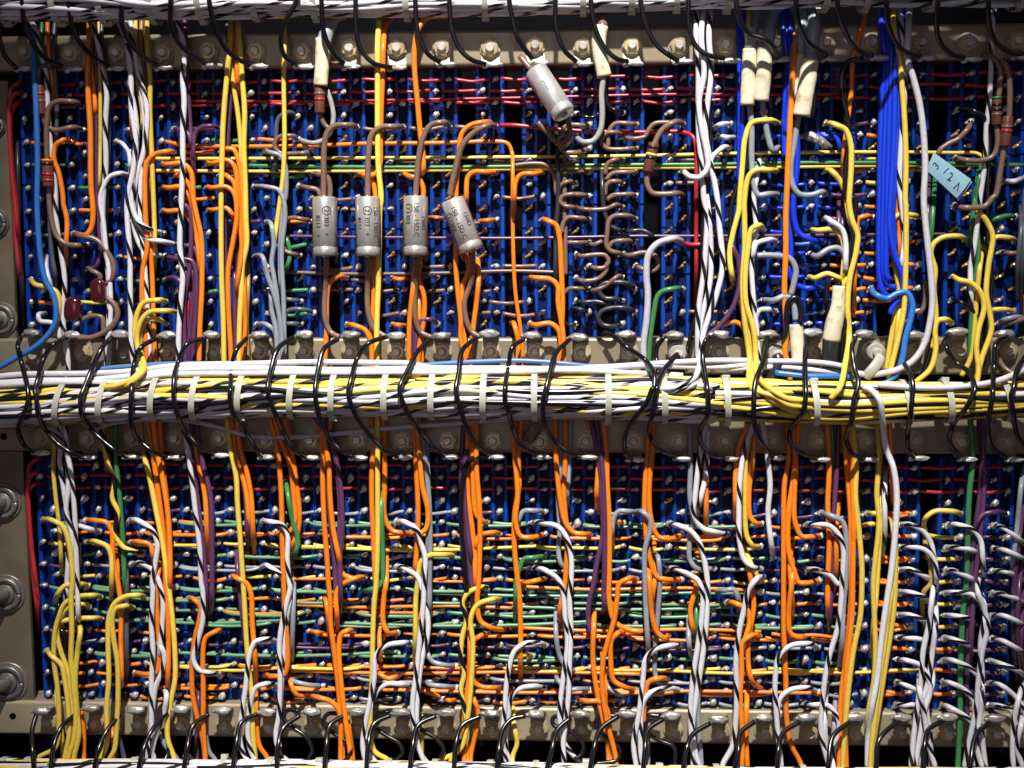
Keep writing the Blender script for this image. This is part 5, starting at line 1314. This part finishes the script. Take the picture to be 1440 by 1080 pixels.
def resistor(pa, pz, r, label, bands):
    e = empty('resistor', (np.asarray(pa)+np.asarray(pz))/2); tag(e, label, 'resistor', 'brown banded resistors')
    b = MB(); V, Fc, (a, T, N, B, L) = cyl_axis(pa, pz, [(0, r*.5), (0, r*.93), (.03, r), (.97, r), (1, r*.93), (1, r*.5)], 20); b.add(V, Fc); place_obj(e, b.mesh('body', True), 'body', M['resistor'])
    for t, c in bands:
        b = MB(); b.add(*cyl_axis(a+T*L*t, a+T*L*(t+.09), [(0, r*.9), (0, r+.35), (1, r+.35), (1, r*.9)], 20)[:2])
        place_obj(e, b.mesh('colour_band', True), 'colour_band', {'k': KIND['bk'][2], 'o': KIND['or'][2], 'y': KIND['ye'][2], 'r': KIND['rd'][2], 'g': KIND['gn'][2], 'b': KIND['br'][2]}[c])
resistor(*ax(56, 120, 50, 58.5, 161, 50), 6.0, 'dark brown resistor high beside the first blue wire', [(.25, 'r'), (.5, 'b')])
resistor(*ax(66.5, 224, 54, 68, 263, 54), 7.8, 'brown resistor with an orange band at its upper end', [(.0, 'o'), (.14, 'k'), (.5, 'r'), (.72, 'r')])
resistor(*ax(449.5, 119, 54, 449.5, 159, 54), 7.2, 'brown resistor hanging below the cream sleeve on the left', [(.28, 'b'), (.48, 'r')])
resistor(*ax(919.8, 201, 58, 910.5, 242, 58), 7.4, 'brown resistor with yellow and black bands over the fifteenth blue block', [(.12, 'k'), (.36, 'y'), (.48, 'k')])
resistor(*ax(1402, 136, 56, 1401.5, 176, 56), 6.2, 'banded resistor with a green end at upper right', [(.0, 'g'), (.25, 'k'), (.42, 'k'), (.58, 'b')])
resistor(*ax(1417.5, 164, 62, 1413, 206, 62), 7.2, 'plain brown resistor nearest the upper right corner', [(.3, 'b'), (.45, 'r')])
def dipped(x, y, a, bb, rot, label):
    p = P(x, y, 56); V0, Fc = ICO3; q = np.sign(V0)*np.abs(V0)**.68; q = q*np.array([a, bb, 9]); ca, sa = math.cos(rot), math.sin(rot)
    V = np.stack([q[:, 0]*ca-q[:, 1]*sa+p[0], q[:, 0]*sa+q[:, 1]*ca+p[1], q[:, 2]+p[2]], 1); V[:, 1] += ((V[:, 0]-p[0])/a)**2*1.2
    b = MB(); b.add(V, Fc); o = link('dipped_capacitor', b.mesh('dipped_capacitor', True), M['maroon']); tag(o, label, 'capacitor', 'maroon dipped capacitors')
dipped(138.5, 408.5, 11, 17.5, .0, 'glossy maroon dipped capacitor, upper right one of the pair')
dipped(102.5, 435, 12, 18, .08, 'glossy maroon dipped capacitor, lower left one of the pair')

def sleeve(pts, r, label, mat='cream', flat=.8, nm='cable_sleeve'):
    path = spline([P(*q) for q in pts], 4); V, f, uv = tube_geo(path, r if np.ndim(r) == 0 else np.interp(np.linspace(0, 1, len(path)), np.linspace(0, 1, len(r)), r), 18)
    n = 18; m = len(path)
    V = V.reshape(m, n, 3); c = path[:, None, :]; V = c+(V-c)*np.array([1, 1, flat])
    k = np.array([[1+.06*noise.noise(Vector((V[i, j, 0]*.12, V[i, j, 1]*.08, V[i, j, 2]*.12+r if np.ndim(r) == 0 else V[i, j, 2]*.12))) for j in range(n)] for i in range(m)]); V = c+(V-c)*k[..., None]
    inner = c+(V-c)*.86
    Vo = np.vstack([V.reshape(-1, 3), inner.reshape(-1, 3)]); N0 = m*n; Fc = [g for g in f[:-2]]; Fc += [tuple(N0+i for i in reversed(g)) for g in f[:-2]]
    for row in (0, m-1):
        for j in range(n):
            k2 = (j+1) % n; q = (row*n+j, row*n+k2, N0+row*n+k2, N0+row*n+j); Fc.append(q if row else q[::-1])
    b = MB(); b.add(Vo, Fc); o = link(nm, b.mesh(nm, True), M[mat]); tag(o, label, 'sleeve', 'sleeves on the cable ends')
sleeve([(454, 54, 56), (453, 88, 56), (451, 121, 56)], 10, 'cream sleeve at left with a notch, above the hanging brown resistor')
sleeve([(845, 37, 54), (842, 62, 56), (846, 88, 56), (850, 108, 56)], 10, 'cream sleeve beside the slanted silver capacitor')
sleeve([(1055, 69, 60), (1053, 105, 60), (1051, 148, 58)], 10, 'stained cream sleeve, leftmost of the four at upper right')
sleeve([(1075.5, 66, 66), (1074, 100, 66), (1070, 142, 62)], 10.5, 'stained cream sleeve, second from left at upper right')
sleeve([(1125, 76, 48), (1121, 110, 48), (1117, 156, 46)], 8, 'narrow cream sleeve half hidden by the orange wire')
sleeve([(1139.5, 84, 62), (1134, 122, 62), (1127, 163, 60)], 11.8, 'speckled cream sleeve, rightmost of the four at upper right')
sleeve([(1180, 402, 62), (1178, 432, 62), (1172, 460, 60), (1169, 479, 58)], [8.5, 9.5, 12.5, 12.5], 'cream sleeve with a black joint above the middle harness')
sleeve([(1168.5, 478, 58), (1167, 495, 58), (1166, 508, 56)], 11.5, 'short black sleeve below the cream one with dirt', 'blacksleeve')
sleeve([(1119, 456, 56), (1121, 480, 56), (1123, 506, 56)], 9.5, 'clean cream sleeve standing behind white wires, middle rail')
sleeve([(1054, 40, 52), (1056, 58, 56), (1055, 70, 58)], 8.5, 'light grey sleeve end above the leftmost stained cream sleeve', 'alu')
# label tag
q = [P(1313.3, 214.4, 64), P(1365.6, 252.2, 66), P(1345.6, 278.9, 66), P(1302.8, 238.9, 64)]
def grid_patch(q, n=8, m=4, bend=3.0, off=0.0):
    V = []; Fc = []
    for i in range(n+1):
        for j in range(m+1):
            s_, t_ = i/n, j/m; p = (q[0]*(1-s_)+q[1]*s_)*(1-t_)+(q[3]*(1-s_)+q[2]*s_)*t_; p = p+np.array([0, 0, -bend*math.sin(math.pi*t_)*(.5+.5*s_)+off]); V.append(p)
    for i in range(n):
        for j in range(m): Fc.append((i*(m+1)+j, i*(m+1)+j+1, (i+1)*(m+1)+j+1, (i+1)*(m+1)+j))
    return V, Fc
e = empty('marker_tag', (q[0]+q[2])/2); tag(e, 'pale blue folded tape tag marked with characters on a brown wire', 'tag')
V1, F1 = grid_patch(q); V2, F2 = grid_patch([q[0]+[0, 0, 1.2], q[1]+np.array([2.5, 3, 3]), q[2]+np.array([2.5, 3, 3]), q[3]+[0, 0, 1.2]], 8, 4, 2.0)
b = MB(); b.add(V1, F1); b.add([np.asarray(v)+[0, 0, .8] for v in V1], [f[::-1] for f in F1]); place_obj(e, b.mesh('tape_front', True), 'tape_front', M['label'])
b = MB(); b.add(V2, F2); b.add([np.asarray(v)+[0, 0, .7] for v in V2], [f[::-1] for f in F2]); place_obj(e, b.mesh('tape_back', True), 'tape_back', M['label'])
b = MB(); Ld = q[1]-q[0]; ll = np.linalg.norm(Ld); Ld = Ld/ll; Sd = q[3]-q[0]; sl = np.linalg.norm(Sd); Sd = Sd/sl
for ch, s_, t_, rot in (('3', .17, .50, 1.45), ('1', .42, .40, -.35), ('2', .58, .50, .15), ('V', .83, .58, 3.3)):
    V, Fc = text_mesh(ch, 14); x = V[:, 0]*math.cos(rot)-V[:, 1]*math.sin(rot); y = V[:, 0]*math.sin(rot)+V[:, 1]*math.cos(rot)
    pts = []
    for xi, yi in zip(x, y):
        S_ = s_+xi/ll; T_ = t_-yi/sl; p = (q[0]*(1-S_)+q[1]*S_)*(1-T_)+(q[3]*(1-S_)+q[2]*S_)*T_; pts.append(p+np.array([0, 0, -3.0*math.sin(math.pi*min(1, max(0, T_)))*(.5+.5*S_)-.5]))
    b.add(pts, Fc)
place_obj(e, b.mesh('written_mark'), 'written_mark', M['ink'])
# odd bits
def lump(nm, x, y, h, a, bb, d, rot, mat, lab, cat, seed, amp=.45):
    p = P(x, y, h); b = MB(); b.add(*blob(p, a, bb, d, rot, seed, amp, ICO3)); o = link(nm, b.mesh(nm, True), M[mat]); tag(o, lab, cat)
lump('wax_lump', 749, 607, 30, 11, 16, 8, .2, 'wax', 'crumpled tan lump of wax stuck on the rail under the harness', 'lump', 3)
p0 = [P(1123, 193, 34), P(1136, 191, 38), P(1150, 196, 40), P(1160, 203, 38), P(1170, 206, 32)]
sp = spline(p0, 2.5); V, f, uv = tube_geo(sp, np.interp(np.linspace(0, 1, len(sp)), [0, .3, .7, 1], [2, 6.5, 6, 2]), 10)
k = np.array([1+.35*noise.noise(Vector(v*.22)) for v in V]); cc = np.repeat(sp, 10, axis=0); V = cc+(V-cc)*k[:, None]
b = MB(); b.add(V, f); o = link('foil_strip', b.mesh('foil_strip', False), M['foil']); tag(o, 'crumpled silver foil strip soldered across two pins at upper right', 'foil')
p0 = [P(1238, 503, 58), P(1233, 512, 66), P(1225, 522, 70), P(1218, 530, 66)]
sp = spline(p0, 2.5); V, f, uv = tube_geo(sp, 7.5, 12); cc = np.repeat(sp, 12, axis=0); V = cc+(V-cc)*np.array([1, 1, .4]); b = MB(); b.add(V, f); o = link('clear_sleeve', b.mesh('clear_sleeve', True), M['tie']); tag(o, 'milky sleeve hanging below the rightmost standoff post', 'sleeve')
for i, (pts) in enumerate(([(953, 498, 60), (944, 506, 66), (933, 516, 72), (924, 526, 80)], [(955, 500, 58), (950, 512, 60), (946, 526, 62), (942, 536, 62)], [(957, 502, 56), (958, 514, 58), (959, 528, 60), (956, 536, 60)], [(934, 474, 56), (924, 488, 50), (923, 505, 52), (930, 522, 66)])):
    add_wire('bk', 4.8 if i < 3 else 4.4, spline([P(*q_) for q_ in pts], 3), (False, False), ['short black lead leaning left under the leftmost standoff post', 'short black lead straight under the leftmost standoff post', 'short black lead leaning right under the leftmost standoff post', 'black lead curving left of the leftmost standoff post'][i], 'black leads of the leftmost standoff post')
for i, pts in enumerate(([(1093, 500, 56), (1095, 508, 60), (1090, 522, 62), (1083, 535, 60)],)):
    sleeve(pts, 7.5, 'dark drooping sleeve under the middle standoff post', 'blacksleeve')

# ------------------------------------------------------------------ labels
from collections import defaultdict
by = defaultdict(list)
for rec in placed: by[rec[1]].append(rec)
for lab, recs in by.items():
    if len(recs) > 1:
        recs.sort(key=lambda r: r[4][0])
        n = len(recs)
        for i, r in enumerate(recs):
            if n == 2: sfx = ', '+('left' if i == 0 else 'right')+' of two'
            else: sfx = ', %s from left' % ORD[i+1]
            r[1] = lab+sfx
for o, lab, cat, grp, _ in placed: tag(o, lab, cat, grp)
bpy.context.view_layer.update()
